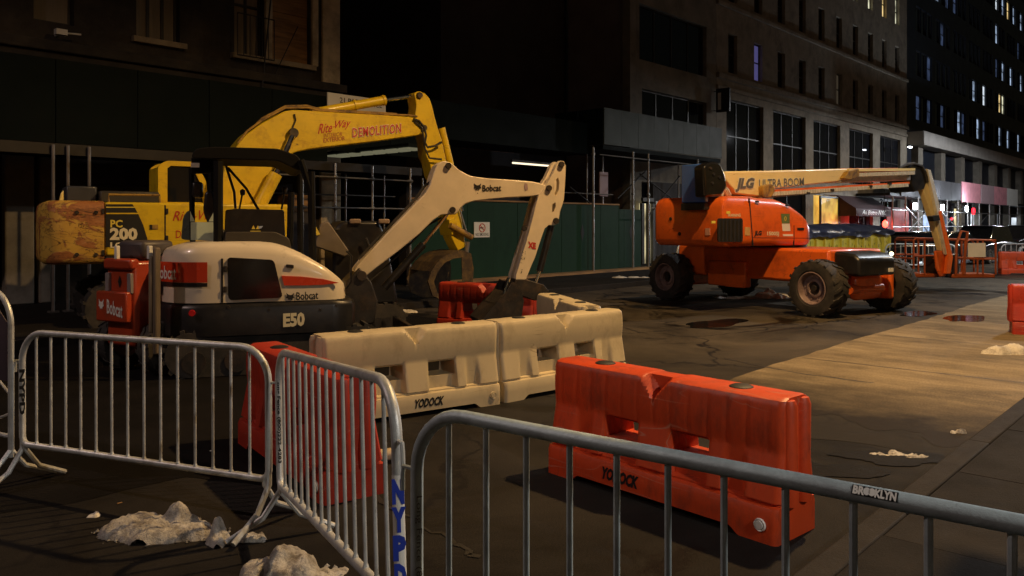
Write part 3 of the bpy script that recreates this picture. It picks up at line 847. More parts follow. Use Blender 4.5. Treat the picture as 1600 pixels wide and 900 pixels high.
ua_, ub_ = facade_pt(425, 300, VS).x, facade_pt(636, 300, VS).x
rail(s1, (ua_, VS - .24, 2.95), (ub_, VS - .24, 2.95)); rail(s1, (ua_, VS - .24, 2.2), (ub_, VS - .24, 2.2))
for px in (540, 600, 660): post(s1, facade_pt(px, 300, 18.6).x, 18.6, .13, 3.2)
rail(s1, (ua_, 18.54, 2.6), (ub_ + 1, 18.54, 2.6))
# strip of dim lights under the deck
ub = facade_pt(590, 240, 16).x
stl = place('strip_light', 'dashed strip of dim light panels under the shed roof', 'light', (12.75, 15.0, 3.62))
for k in range(7): MB().box((0, .5 * k, 0), (.5, .38, .04)).build('light_panel', G_TUBED, stl)
tag(MB().span((12.4, 14.7, 3.66), (13.1, 18.4, 3.72)).build('shed_roof_edge', GREEN_D), 'dark boarded edge carrying the strip of lights', 'canopy')
# pale crate on the deck scaffolding
c0 = facade_pt(461, 318, 17.8)
tag(MB().box((c0.x, 17.8, c0.z), (.72, .5, .42)).build('wooden_box', WOOD, bevel=.02), 'tan wooden box behind the scaffold rails', 'box')
tag(MB().box((c0.x, 17.8, (c0.z - .21 + .13) / 2), (.6, .45, c0.z - .21 - .13)).build('stand', CONC_D), 'dark stand carrying the tan wooden box', 'stand')

def board_text(parent, txt, u0, u1, z, h, V, m, bold=.0):
    return text3(txt, (u0, V, z), (u1 - u0, 0, 0), (0, 0, h), m, parent, bold=bold)
sg = place('contractor_sign', 'white contractor sign hung on the dark shed', 'sign')
sa, sb = facade_pt(511, 144, VS - .1), facade_pt(602, 152, VS - .1)
zt = sa.z; zbm = facade_pt(511, 186, VS - .1).z
MB().span((sa.x, VS - .12, zbm), (sb.x, VS - .09, zt)).build('board', STICKER, sg)
WD = sb.x - sa.x; HH = zt - zbm
board_text(sg, '21 PARK PLACE', sa.x + WD * .2, sa.x + WD * .93, zt - HH * .33, HH * .2, VS - .124, INK, .01)
board_text(sg, 'YORK BAY CONTRACTING', sa.x + WD * .06, sa.x + WD * .94, zt - HH * .72, HH * .16, VS - .124, INK, .01)
board_text(sg, '212 REC-1221', sa.x + WD * .25, sa.x + WD * .85, zt - HH * .95, HH * .12, VS - .124, INK)

# green hoarding
hd = place('plywood_hoarding', 'dark green plywood hoarding behind the white digger arm', 'fence')
hu0, hu1 = facade_pt(640, 400, VS).x, facade_pt(966, 400, VS).x
zh = facade_pt(900, 319, VS).z
nh = 9
for k in range(nh):
    a = hu0 + (hu1 - hu0) * k / nh; b_ = hu0 + (hu1 - hu0) * (k + 1) / nh
    MB().span((a + .004, VS - .02 + (.006 if k % 2 else 0), .15), (b_ - .004, VS + .012 + (.006 if k % 2 else 0), zh)).build('plywood_sheet', GREEN_P, hd)
MB().span((hu0, VS - .06, zh + .002), (hu1, VS + .06, zh + .05)).build('top_rail', WOOD, hd)
MB().span((hu0, VS + .02, .14), (hu1, VS + .12, zh - .01)).build('backing', CONC_D, hd)
MB().span((hu1 + .003, VS - .015, .15), (hu1 + .05, VS + 1.0, zh - .02)).build('end_sheet', GREEN_P, hd)
hu2 = facade_pt(1000, 400, VS + .6).x
for k in range(2):
    a = hu1 + .055 + (hu2 - hu1) * k / 2; b_ = hu1 + .05 + (hu2 - hu1) * (k + 1) / 2
    MB().span((a + .004, VS + .58, .15), (b_ - .004, VS + .62 + .004 * k, zh - .12)).build('plywood_sheet', GREEN_P, hd)
MB().span((hu0, VS - .5, .13), (hu2, VS - .03, .20)).build('base_timber', WOOD, hd)
for px, py in ((910, 363), (986, 363)):
    Vd = VS - .03 if px < 960 else VS + .57
    p = facade_pt(px, py, Vd); w_ = .11; h_ = .30
    MB().add([(p.x - w_, Vd, p.z), (p.x, Vd, p.z - h_), (p.x + w_, Vd, p.z), (p.x, Vd, p.z + h_)], [(0, 1, 2, 3)]).build('diamond_peephole', DARKHOLE, hd)
ns = place('no_smoking_sign', 'white no smoking sign on the green hoarding', 'sign')
na, nb_ = facade_pt(741, 371, VS - .04), facade_pt(765, 347, VS - .04)
MB().span((na.x, VS - .045, na.z), (nb_.x, VS - .025, nb_.z)).build('board', STICKER, ns)
cx, cz, rr = (na.x + nb_.x) / 2, na.z + (nb_.z - na.z) * .62, (nb_.z - na.z) * .27
MB().path([(cx + rr * cos(2 * pi * k / 24), VS - .05, cz + rr * sin(2 * pi * k / 24)) for k in range(24)], .012, 6, closed=True).tube((cx - rr * .7, VS - .05, cz + rr * .7), (cx + rr * .7, VS - .05, cz - rr * .7), .012, 6).build('red_symbol', INK_R, ns)
MB().box((cx - .02, VS - .047, cz), (rr * 1.2, .004, .035)).build('cigarette', INK, ns)
board_text(ns, 'NO SMOKING', na.x + .05, nb_.x - .05, na.z + .04, .09, VS - .047, INK, .01)

# middle shed in front of the loft building
s2 = place('sidewalk_shed', 'grey green sidewalk shed in front of the loft building', 'scaffold')
q0, q1 = facade_pt(943, 200, VS).x, facade_pt(1127, 200, VS).x
for k in range(8):
    a = q0 + (q1 - q0) * k / 8; b_ = q0 + (q1 - q0) * (k + 1) / 8
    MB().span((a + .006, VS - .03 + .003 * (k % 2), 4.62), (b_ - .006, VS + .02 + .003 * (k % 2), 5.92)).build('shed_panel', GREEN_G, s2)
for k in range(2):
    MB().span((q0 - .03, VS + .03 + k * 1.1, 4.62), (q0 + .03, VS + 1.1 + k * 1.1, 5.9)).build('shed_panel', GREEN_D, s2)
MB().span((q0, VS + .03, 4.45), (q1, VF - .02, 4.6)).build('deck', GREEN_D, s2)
MB().span((q0 - 8, VS + .6, 4.3), (q0 - .04, VF - .02, 5.4)).build('deck', GREEN_D, s2)
for px in (927, 989, 1013, 1090):
    u = facade_pt(px, 300, VS - .2).x
    post(s2, u, VS - .2, .13, 4.44, .04); coupler(s2, (u, VS - .2, 4.2)); coupler(s2, (u, VS - .2, 2.9))
for px in (917, 942, 1060): post(s2, facade_pt(px, 300, VF - .6).x, VF - .6, .13, 4.44, .035)
ua_, ub_ = facade_pt(905, 300, VS).x, facade_pt(1120, 300, VS).x
rail(s2, (facade_pt(927, 300, VS).x, VS - .27, 4.2), (ub_, VS - .27, 4.2)); rail(s2, (facade_pt(1013, 300, VS).x - .2, VS - .27, 2.4), (ub_, VS - .27, 2.4))
rail(s2, (ua_, VS + .9, 2.9), (facade_pt(989, 300, VS).x, VS + .9, 2.9))
for (x0, y0, x1, y1) in ((1013, 338, 1062, 275), (965, 310, 1010, 266), (1000, 272, 1050, 310), (890, 292, 925, 320)):
    a_, b_ = facade_pt(x0, y0, VS + .8), facade_pt(x1, y1, VS + .8)
    MB().tube(a_, b_, .03, 8).build('brace', IRON, s2)
pb = facade_pt(943, 287, VS + 1.2)
pbn = place('pink_sign_board', 'faded pink board on a pole behind the hoarding', 'sign')
MB().span((pb.x - .27, VS + 1.18, pb.z - .48), (pb.x + .27, VS + 1.22, pb.z + .44)).build('board', PURPLE, pbn, bevel=.01)
MB().tube((pb.x, VS + 1.25, .13), (pb.x, VS + 1.25, pb.z + 1), .03).build('pole', PIPE, pbn)
tp = facade_pt(832, 257, VS + .5); tq = facade_pt(801, 257, VS + .5); tr = facade_pt(862, 257, VS + .5)
ft = place('fluorescent_light', 'bright fluorescent tube under the dark central shed', 'light')
MB().tube((tq.x, VS + .5, tp.z), (tr.x, VS + .5, tp.z), .028).build('tube', G_TUBE, ft)
MB().span((tq.x - .05, VS + .46, tp.z + .04), (tr.x + .05, VS + .54, tp.z + .1)).build('housing', IRON, ft)
MB().span((UM, VS + .2, 3.9), (q0 - 8, VF - .4, 4.3)).build('deck', GREEN_D, s2)
# shop fronts behind the shed
dw = place('lit_doorway', 'tall cream lit doorway at the end of the hoarding', 'doorway')
d0, d1 = facade_pt(1002, 400, VF - .3).x, facade_pt(1019, 400, VF - .3).x
ztop = facade_pt(1010, 318, VF - .3).z
MB().span((d0, VF - .28, .14), (d1, VF - .2, ztop)).build('glazing', G_CREAM, dw)
for u in (d0, (d0 * .45 + d1 * .55), d1): MB().span((u - .09, VF - .4, .14), (u + .09, VF - .281, ztop)).build('jamb', FRAME_D, dw)
MB().span((d0, VF - .39, 2.75), (d1, VF - .282, 2.9)).build('transom', FRAME_D, dw)
sh = place('shop_front', 'shop front with pale letters and blue white glass beside the lift', 'shop')
e0, e1 = facade_pt(1022, 400, VF - .3).x, facade_pt(1075, 400, VF - .3).x
MB().span((e0, VF - .25, .14), (e1, VF - .05, 3.6)).build('frontage', CONC_D, sh)
f0, f1 = facade_pt(1028, 400, VF - .3).x, facade_pt(1040, 400, VF - .3).x
MB().span((f0, VF - .27, 1.0), (f1, VF - .252, 2.3)).build('shop_window', G_SHOP, sh)
fz = facade_pt(1026, 328, VF - .35).z
text3('DELI', (facade_pt(1025, 328, VF - .35).x, VF - .36, fz), (1.6, 0, 0), (0, 0, .36), INK_W, sh, bold=.02)

# ---- far shed on the right with work lamps
s3 = place('sidewalk_shed', 'lamp lit pipe scaffold shed far down the street at right', 'scaffold')
r0, r1 = facade_pt(1392, 350, VS).x, 118.0
MB().span((r0, VS + .05, 3.62), (r1, VF - .05, 3.8)).build('deck', IRON, s3)
for k in range(5):
    a = r0 + 2 + 3.0 * k
    MB().span((a, VS - .03, 3.65), (a + 2.95, VS + .04, 5.0)).build('shed_panel', CONC_D, s3)
for i, (x0, x1, m_) in enumerate(((1503, 1532, PINK_LIT), (1533, 1553, PURPLE), (1553, 1573, PINK_LIT), (1573, 1590, STICKER))):
    a, b_ = facade_pt(x0, 300, VS - .1), facade_pt(x1, 300, VS - .1)
    MB().span((a.x + .01, VS - .12, 3.55), (b_.x - .01, VS - .05, 5.15)).build('shed_panel', m_, s3)
for px in (1395, 1415, 1435, 1458, 1480, 1497, 1512, 1530, 1546, 1562, 1577, 1590):
    post(s3, facade_pt(px, 350, VS).x, VS, .13, 3.62, .05)
for px in (1425, 1470, 1520): post(s3, facade_pt(px, 350, VF - .8).x, VF - .8, .13, 3.62, .05)
for z in (1.6, 2.7): rail(s3, (r0, VS - .06, z), (r1, VS - .06, z), .03)
for (x0, x1) in ((1408, 1450), (1450, 1408), (1458, 1500), (1500, 1458), (1515, 1546)):
    a, b_ = facade_pt(x0, 378, VS + .6), facade_pt(x1, 333, VS + .6)
    MB().tube((a.x, VS + .4, 1.0), (b_.x, VS + .4, 3.1), .035, 6).build('brace', PIPE, s3)
LAMPS = []
for i, (px, py, lb_) in enumerate(((1427, 323, 'white work lamp under the far shed, nearest the lift'), (1470, 325, 'white work lamp under the far shed, behind the lift jib'), (1508, 327, 'white work lamp under the far shed, below the pink lit panels'))):
    p = facade_pt(px, py, VS - .3)
    wl = place('work_lamp', lb_, 'lamp', p, 0, 'work lamps under the far shed')
    MB().box((0, 0, .05), (.86, .22, .48)).tube((0, .1, .1), (0, .35, .5), .03).build('housing', IRON, wl, bevel=.02)
    MB().box((0, -.115, .03), (.80, .012, .42)).build('lens', G_LAMP, wl)
    ld = bpy.data.lights.new('work_lamp_light', 'POINT'); ld.energy = 900; ld.color = (.80, .90, 1); ld.shadow_soft_size = .15
    lo = bpy.data.objects.new('work_lamp_light', ld); COL.objects.link(lo); lo.parent = wl; lo.location = (0, -.30, -.05)
# glowing shop details behind it
def glow_panel(name, x0, x1, y0, y1, V, m_, label, cat, fr=.05):
    a, b_ = facade_pt(x0, y1, V), facade_pt(x1, y1, V)
    z1 = facade_pt(x0, y0, V).z
    z0 = max(.14, a.z)
    r_ = place(name, label, cat)
    MB().span((a.x, V, z0), (b_.x, V + .05, z1)).build('glazing', m_, r_)
    f = MB().span((a.x - fr, V - .03, z0), (a.x, V + .08, z1)).span((b_.x, V - .03, z0), (b_.x + fr, V + .08, z1)).span((a.x - fr, V - .031, z1), (b_.x + fr, V + .081, z1 + fr))
    f.build('frame', FRAME_D, r_)
    return r_
glow_panel('lit_entrance', 1490, 1505, 326, 380, VF - .1, G_CREAM, 'cream lit entrance under the far shed', 'doorway', .15)
glow_panel('lit_entrance', 1552, 1559, 334, 374, VF - .1, G_SHOP, 'blue white lit entrance under the far shed at right', 'doorway', .15)
glow_panel('lit_entrance', 1580, 1588, 340, 380, VF - .1, G_SHOP, 'white lit entrance at the far right end of the shed', 'doorway', .15)
glow_panel('lit_entrance', 1466, 1480, 330, 380, VF - .1, G_COOLD, 'dim blue entrance behind the lift jib', 'doorway', .15)
glow_panel('lit_entrance', 1516, 1526, 334, 378, VF - .1, G_SHOP, 'white shopfront glass under the pink lit panels', 'doorway', .15)
glow_panel('lit_entrance', 1440, 1452, 336, 380, VF - .1, G_COOL, 'pale blue shopfront glass left of the lift jib', 'doorway', .15)
glow_panel('amber_door', 1283, 1309, 309, 354, VF - .1, G_AMB, 'amber lit door above the tarpaulin covered container', 'doorway', .12)
rr_ = place('red_shop', 'red lit shop bay beside the amber door', 'shop')
a, b_ = facade_pt(1386, 380, VF - .15), facade_pt(1420, 380, VF - .15)
MB().span((a.x, VF - .15, .14), (b_.x, VF - .08, 3.0)).build('bay', mat('red painted bay', (.4, .05, .04), .6), rr_)
p = facade_pt(1383, 350, VS + .3)
rl_ = place('red_lamp', 'glowing red lamp in front of the red shop bay', 'lamp', p)
MB().lathe([(.001, -.16), (.16, -.12), (.26, 0), (.16, .12), (.001, .16)], (0, 0, 0), 'y', 16).build('lens', G_RED, rl_)
MB().tube((0, .02, 0), (.0, .05, 2.2), .02).build('bracket', IRON, rl_)
ld = bpy.data.lights.new('red_lamp_light', 'POINT'); ld.energy = 160; ld.color = (1, .05, .03); ld.shadow_soft_size = .25
lo = bpy.data.objects.new('red_lamp_light', ld); COL.objects.link(lo); lo.parent = rl_; lo.location = (.3, .9, -.1)
for px, py, lb_ in ((1521, 330, 'small red hanging light below the pink lit panels'), (1487, 342, 'small red light beside the cream entrance')):
    p = facade_pt(px, py, VS + .5)
    t_ = place('red_light', lb_, 'light', p)
    MB().lathe([(.001, -.3), (.13, -.26), (.15, 0), (.13, .26), (.001, .3)] if px > 1500 else [(.001, -.14), (.14, 0), (.001, .14)], (0, 0, 0), 'z', 12).build('lens', G_REDS, t_)
    MB().tube((0, 0, .2), (0, 0, 3.62 - p.z), .012, 6).build('cord', IRON, t_)
aw = place('awning', 'dark red shop awning with pale script lettering', 'awning')
a, b_ = facade_pt(1338, 345, VF - 1.2), facade_pt(1392, 345, VF - 1.2)
AWM = mat('dark red awning cloth', (.045, .008, .010), .8)
MB().add([(a.x, VF - 1.2, 2.3), (b_.x, VF - 1.2, 2.3), (b_.x, VF - 1.2, 2.75), (a.x, VF - 1.2, 2.75), (a.x, VF, 3.6), (b_.x, VF, 3.6), (a.x, VF, 2.3), (b_.x, VF, 2.3)],
         [(0, 1, 2, 3), (3, 2, 5, 4), (0, 3, 4, 6), (1, 2, 5, 7)]).build('cloth', AWM, aw)
text3('An Bistro NYC', (a.x + 1.0, VF - 1.21, 2.4), (b_.x - a.x - 2, 0, 0), (0, 0, .28), INK_W, aw, shear=.3)

# ---- unseen canopy, set to shade the near pavement, beside and behind the camera
cn = place('shade_canopy', 'flat unseen canopy shading the near pavement', 'canopy', (0, 0, 0))
MB().span((-2.5, -1.0, 4.05), (6.6, 1.55, 4.25)).build('roof', CONC_D, cn)
for x in (-2.0, 2.0, 6.2): MB().tube((x, -.9, .14), (x, -.9, 4.05), .05).build('post', IRON, cn)

p = facade_pt(1422, 229, VT - 1.35)
wl_ = place('wall_lamp', 'small white wall lamp on the corner of the pale canopy band', 'lamp', p)
MB().box((0, .06, .06), (.5, .2, .14)).build('housing', IRON, wl_)
MB().box((0, -.0, -.04), (.42, .16, .06)).build('lens', G_LAMP, wl_)
# ================================================================ machines
def wheel_meshes(r, w, lugs=18, rim=.56):
    t = MB()
    h = w / 2
    t.lathe([(r * rim, -h * .82), (r * (rim + .06), -h * .97), (r * .80, -h), (r * .92, -h * .93), (r * .955, -h * .78), (r * .96, 0), (r * .955, h * .78),
             (r * .92, h * .93), (r * .80, h), (r * (rim + .06), h * .97), (r * rim, h * .82), (r * rim, -h * .82)], n=44)
    for k in range(lugs):
        for sgn in (-1, 1):
            a = 2 * pi * (k + (.25 if sgn > 0 else -.25)) / lugs
            vs = []
            da = 2 * pi / lugs
            for (yy, aa) in ((0.02, a + da * .45), (h * .55, a + da * .12), (h * .98, a - da * .10)):
                for wv in (-.16, .16):
                    for rr_ in (r * .93, r * (1.0 if yy < h * .9 else .975)):
                        ang = aa + wv * da
                        vs.append((rr_ * cos(ang), yy * sgn, rr_ * sin(ang)))
            fs = []
            for i in (0, 1):
                o = i * 4
                fs += [(o, o + 1, o + 5, o + 4), (o + 2, o + 6, o + 7, o + 3), (o + 1, o + 3, o + 7, o + 5), (o, o + 4, o + 6, o + 2)]
            fs += [(0, 2, 3, 1), (8, 9, 11, 10)]
            t.add(vs, fs)
    rm = MB().lathe([(r * rim * .995, -h * .84), (r * rim * 1.03, -h * .93), (r * rim * .97, -h * .95), (r * rim * .90, -h * .80), (r * rim * .86, -h * .45), (r * rim * .62, -h * .40), (r * rim * .55, -h * .55),
                     (r * rim * .42, -h * .60), (r * rim * .40, -h * .40), (r * rim * .40, h * .3), (r * rim * .86, h * .4), (r * rim * .99, h * .84)], n=40)
    hb = MB().lathe([(.001, -h * .38), (r * rim * .40, -h * .38), (r * rim * .40, -h * .30), (.001, -h * .30)], n=24)
    hb.lathe([(.001, -h * .62), (r * .10, -h * .62), (r * .12, -h * .5), (r * .12, -h * .36)], n=18)
    for k in range(10):
        a = 2 * pi * k / 10
        rm.box((r * rim * .72 * cos(a), -h * .43, r * rim * .72 * sin(a)), (.035, .03, .035))
    return t, rm, hb

def house_outline(sf, ss, sr, hw, n=14, p=.75, nose=.25):
    near = [(sf, -hw + nose), (sf - nose * .25, -hw + nose * .35), (sf - nose, -hw), ((sf + ss) / 2, -hw), (ss, -hw)]
    arc = []
    for k in range(1, n):
        a = -pi / 2 - pi * k / n
        cx, cy = cos(a), sin(a)
        arc.append((ss - (ss - sr) * abs(cx) ** p, hw * (1 if cy > 0 else -1) * abs(cy) ** p))
    far = [(x, -y) for x, y in reversed(near)]
    return near + arc + far
def loft(outline, z0, ztop, ts, insets, cx=None):
    b = MB()
    n = len(outline)
    mx = sum(p[0] for p in outline) / n if cx is None else cx
    vs = []
    for t, ins in zip(ts, insets):
        for x, y in outline:
            L_ = max(.001, sqrt((x - mx) ** 2 + y ** 2))
            k = 1 - ins / L_
            xx, yy = mx + (x - mx) * k, y * k
            vs.append((xx, yy, z0 + (ztop(x) - z0) * t))
    fs = []
    for i in range(len(ts) - 1):
        fs += [(i * n + k, i * n + (k + 1) % n, (i + 1) * n + (k + 1) % n, (i + 1) * n + k) for k in range(n)]
    fs.append(tuple(range(n - 1, -1, -1)))
    # roof: strips between near and far side
    top = (len(ts) - 1) * n
    for k in range(n // 2 - 1 + (n % 2)):
        a_, b_, c_, d_ = top + k, top + k + 1, top + n - 2 - k, top + n - 1 - k
        if b_ == c_: fs.append((a_, b_, d_))
        else: fs.append((a_, b_, c_, d_))
    b.add(vs, fs)
    return b
def interp(tbl):
    tbl = sorted(tbl)
    def f(x):
        if x <= tbl[0][0]: return tbl[0][1]
        if x >= tbl[-1][0]: return tbl[-1][1]
        for (a, za), (b, zb) in zip(tbl, tbl[1:]):
            if a <= x <= b: return za + (zb - za) * (x - a) / (b - a)
    return f
def pxdisc(o, px, py, r, y, m, name, parent=None, t=.02, n=16):
    p = T(o, px, py, y)
    return MB().lathe([(.001, -t), (r * .9, -t), (r, -t * .4), (r, .004)], (p.x, y, p.z), 'y', n).build(name, m, parent or o)
def px_of(o, x, y):
    lat0, d0, ph, z0 = FR[o.name]
    la = lat0 + x * cos(ph) - y * sin(ph); d = d0 + x * sin(ph) + y * cos(ph)
    return 800 + F * la / d
def solve_tail(o, target, make):
    lo, hi = -6., make.ss - .02
    for _ in range(40):
        m = (lo + hi) / 2
        if min(px_of(o, x, y) for x, y in make(m)) < target: lo = m
        else: hi = m
    return (lo + hi) / 2
class Outline:
    def __init__(s, sf, ss, hw, n, p, nose): s.a = (sf, ss, hw, n, p, nose); s.ss = ss
    def __call__(s, sr): return house_outline(s.a[0], s.ss, sr, s.a[2], s.a[3], s.a[4], s.a[5])
CAT = [(.02, .95), (.10, .55), (.0, .30), (.22, .22), (.30, .0), (.5, .12), (.70, .0), (.78, .22), (1., .30), (.90, .55), (.98, .95), (.72, .72), (.5, .66), (.28, .72)]
def cat_mark(o, x0, y0, x1, y1, y, m, parent=None):
    pts = [(x0 + (x1 - x0) * a, y1 + (y0 - y1) * b) for a, b in CAT]
    b = MB().prism(T2(o, pts, y), y - .002, y + .002)
    p = T(o, (x0 + x1) / 2, y1 + (y1 - y0) * .45, y)
    b.lathe([(.001, 0), ((T(o, x1, y0, y).x - T(o, x0, y0, y).x) * .07, 0)], (p.x, y - .002, p.z), 'y', 8)
    return b.build('head_mark', m, parent or o)
def tracks(o, s0, s1, ys, w, h, name='track'):
    for y in ys:
        pts = []
        for k in range(13):
            a = -pi / 2 + pi * k / 12
            pts.append((s1 - h / 2 + h / 2 * cos(a), h / 2 + h / 2 * sin(a)))
        for k in range(13):
            a = pi / 2 + pi * k / 12
            pts.append((s0 + h / 2 + h / 2 * cos(a), h / 2 + h / 2 * sin(a)))
        pts = [(x, z + .012) for x, z in pts]
        b = MB().prism(pts, y - w / 2, y + w / 2)
        L_ = s1 - s0 - h
        k = int(L_ / .14)
        for i in range(k):
            x = s0 + h / 2 + L_ * (i + .5) / k
            b.box((x, y, h + .022), (.05, w * .98, .03))
        for i in range(6):
            for sx, c_ in ((1, s1 - h / 2), (-1, s0 + h / 2)):
                a = -pi / 2 + pi * (i + .5) / 6
                b.box((c_ + sx * (h / 2 + .012) * cos(a), y, .012 + h / 2 + (h / 2 + .012) * sin(a)), (.05, w * .98, .05), Matrix.Rotation(-a * sx, 3, 'Y'))
        tr = b.build(name, RUBBER, o)
        for i in range(5):
            x = s0 + h * .6 + (s1 - s0 - h * 1.2) * i / 4
            MB().lathe([(.001, -w / 2 - .02), (h * .26, -w / 2 - .02), (h * .26, -w / 2 + .05)], (x, y, h * .36), 'y', 14).build('roller', STEELD, tr)

# ---------------------------------------------------------------- white compact excavator
E = thing('compact_excavator', 'white compact excavator with black counterweight and raised cream boom', 'excavator', -3.05, 10.6, 19)
HWE = .98
near = -HWE
sf = T(E, 541, 465, near + .12).x
ss = T(E, 347, 460, near).x
sr = solve_tail(E, 247, Outline(sf, ss, HWE, 22, .80, .22))
zdeck = T(E, 450, 471, near).z
zlow = T(E, 450, 527, near).z
hood = interp([(T(E, x, y, -.75).x, T(E, x, y, -.75).z) for x, y in ((240, 386), (265, 381), (300, 379), (350, 378), (395, 378), (425, 380), (450, 386), (470, 393), (490, 402), (510, 413), (526, 424), (538, 436), (545, 444))])
OUT = house_outline(sf, ss, sr, HWE, 22, .80, .22)
TS, IN = [0, .3, .62, .80, .90, .96, 1.0], [0, 0, .006, .02, .05, .09, .17]
# denser side points so the sloping hood reads as a curve
def densify(pts, m=.14):
    out = []
    n = len(pts)
    for i in range(n):
        a, b = Vector(pts[i]), Vector(pts[(i + 1) % n])
        if i == n - 1: out.append(tuple(a)); break
        k = max(1, int((b - a).length / m))
        for j in range(k): out.append(tuple(a.lerp(b, j / k)))
    return out
OUTD = densify(OUT, .09)
shell = loft(OUTD, zdeck + .006, hood, TS, IN, cx=(ss + sf) / 2).build('engine_cover', CREAM, E, angle=50)
cwo = [((x - ss) * 1.03 + ss + .01, y * 1.035) for x, y in densify(house_outline(sf + .06, ss, sr - .02, HWE, 22, .80, .2), .09)]
cwm = loft(cwo, zlow, lambda x: zdeck, [0, .12, .85, .95, 1.0], [.10, .0, .0, .02, .05]).build('counterweight', BLACKP, E, angle=40)
# panel gap at the rear corner
gp = MB()
za_, zb_ = zdeck + .01, hood(ss) - .03
gp.span((ss - .012, -HWE - .004, za_), (ss + .012, -HWE + .02, zb_ - .16))
gp.build('panel_gap', BLACKP, E)
# rear red band wrapped on the rounded tail
def wrap(out, i0, i1, z0, z1, off, cx=0):
    b = MB(); vs = []
    n_ = len(out)
    for i in range(i0, i1):
        a_, c_ = Vector(out[max(i - 1, 0)]), Vector(out[min(i + 1, n_ - 1)])
        t_ = (c_ - a_).normalized(); nm = Vector((t_.y, -t_.x))
        if nm.dot(Vector((out[i][0] - cx, out[i][1]))) < 0: nm = -nm
        vs.append(Vector(out[i]) + nm * off)
    for (p, q) in zip(vs, vs[1:]):
        b.quad((p[0], p[1], z0), (q[0], q[1], z0), (q[0], q[1], z1), (p[0], p[1], z1))
    return b
iS = min(i for i, p in enumerate(OUTD) if p[0] <= ss - .06 and p[1] < 0) - 1
iM = min(i for i, p in enumerate(OUTD) if p[1] > -.12 and p[0] < ss)
zr0, zr1 = T(E, 300, 447, -.8).z, T(E, 300, 409, -.8).z
band = wrap(OUTD, iS + 1, iM + 6, zr0 + .05, zr1, .012, (ss + sf) / 2).build('rear_band', DECAL_R, E)
wrap(OUTD, iS + 1, iM + 6, zr0, zr0 + .045, .013, (ss + sf) / 2).build('lower_trim', BLACKP, E)
# lettering and lamp on the tail
nearp = [i for i in range(len(OUTD)) if OUTD[i][0] < ss and OUTD[i][1] < 0]
tip = min(nearp, key=lambda i: px_of(E, *OUTD[i]))
nearp = [i for i in nearp if i <= tip]
k = min(nearp, key=lambda i: abs(px_of(E, *OUTD[i]) - 253)); j = min(nearp, key=lambda i: abs(px_of(E, *OUTD[i]) - 281))
a, b = Vector((*OUTD[k], 0)), Vector((*OUTD[j], 0))
nrm = Vector((-(b - a).y, (b - a).x, 0)).normalized()
if nrm.x > 0: nrm = -nrm
offs = nrm * .05
text3('Bobcat', Vector((a.x, a.y, zr0 + .085)) + offs, b - a, (0, 0, .15), INK_W, band, bold=.02)
ip = next(i for i in range(len(OUTD)) if OUTD[i][0] < ss and OUTD[i][1] > -.62)
wrap(OUTD, ip, ip + 2, zdeck + .09, zdeck + .22, .013, (ss + sf) / 2).build('rear_vent', BLACKP, E)
pr = T(E, 300, 489, -HWE - .04)
MB().lathe([(.001, -.02), (.035, -.02), (.04, 0)], (T(E, 300, 489, -.98).x, -1.0, T(E, 300, 489, -.98).z), 'y', 14).build('reflector', RED_L, E)
# side door: dark glazed grille, stripe, marks
gl = rounded(T2(E, [(355, 402), (428, 406), (442, 465), (357, 469)], near - .012), .05)
MB().prism(gl, near - .014, near + .02).build('side_grille', GLASS_C, E)
st = T2(E, [(440, 431), (470, 432), (505, 436), (530, 442), (505, 445), (470, 446), (444, 446)], near - .012)
MB().prism(st, near - .013, near + .02).build('side_stripe', DECAL_R, E)
cat_mark(E, 447, 457, 460, 469, near - .008, INK)
letter(E, 'Bobcat', (463, 469), (497, 467), 12, near - .01, INK, bold=.02)
letter(E, 'E50', (443.5, 510), (475, 508), 19, near - .047, INK_C, bold=.05)
# boom, arm, bucket
BW = .15
Bp = [(553, 423), (562, 411), (596, 374), (634, 334), (664, 303), (672, 289), (677, 271), (683, 257), (693, 251), (705, 254), (718, 266), (735, 275), (760, 278.5), (800, 281), (835, 284), (853, 289),
      (856, 296), (853, 303), (830, 307), (790, 309), (760, 312), (742, 314), (728, 318), (719, 326), (713, 335), (701, 335.5), (690, 335.5), (676, 345), (655, 366), (622, 393), (585, 421), (569, 434), (560, 436)]
MB().prism(rounded(T2(E, Bp, -BW), .03, 2), -BW, BW).build('boom', CREAM_W, E, bevel=.012)
letter(E, 'Bobcat', (754, 299), (783, 298), 9.5, -BW - .006, INK, bold=.02)
cat_mark(E, 740.5, 286, 752, 297, -BW - .006, INK)
for (x, y) in ((700.5, 259), (707, 328)): pxdisc(E, x, y, .045, -BW - .004, STEELD, 'pivot_pin', t=.03)
pxdisc(E, 565, 431, .07, -BW - .06, STEELD, 'pivot_pin', t=.04)
MB().prism(T2(E, [(820, 286), (824, 287), (825, 296), (821, 298), (819, 292)], -BW - .005), -BW - .006, -BW + .01).build('faded_sticker', PURPLE, E)
Ap = [(876, 251), (881, 252), (884, 259), (883.5, 275), (882.6, 289), (882, 300), (881, 312), (878, 322), (875, 330), (873.5, 340), (872, 349), (865, 352), (858, 351), (851, 357), (846, 371), (836, 402), (828, 420), (820.5, 440),
      (806, 440), (806.5, 430), (810, 419), (816, 398), (823, 376), (831, 346), (838, 318), (842, 305), (848, 297), (852, 292), (857, 283), (862, 275), (867, 264), (870, 257)]
Hp = [(872, 277), (874, 284), (873.5, 295), (870, 304), (867.5, 307), (865.5, 300), (864.5, 292), (866.5, 283)]
Hq = [(863, 319), (868, 316), (868.5, 322), (865.5, 331), (862.5, 331)]
AW = .17
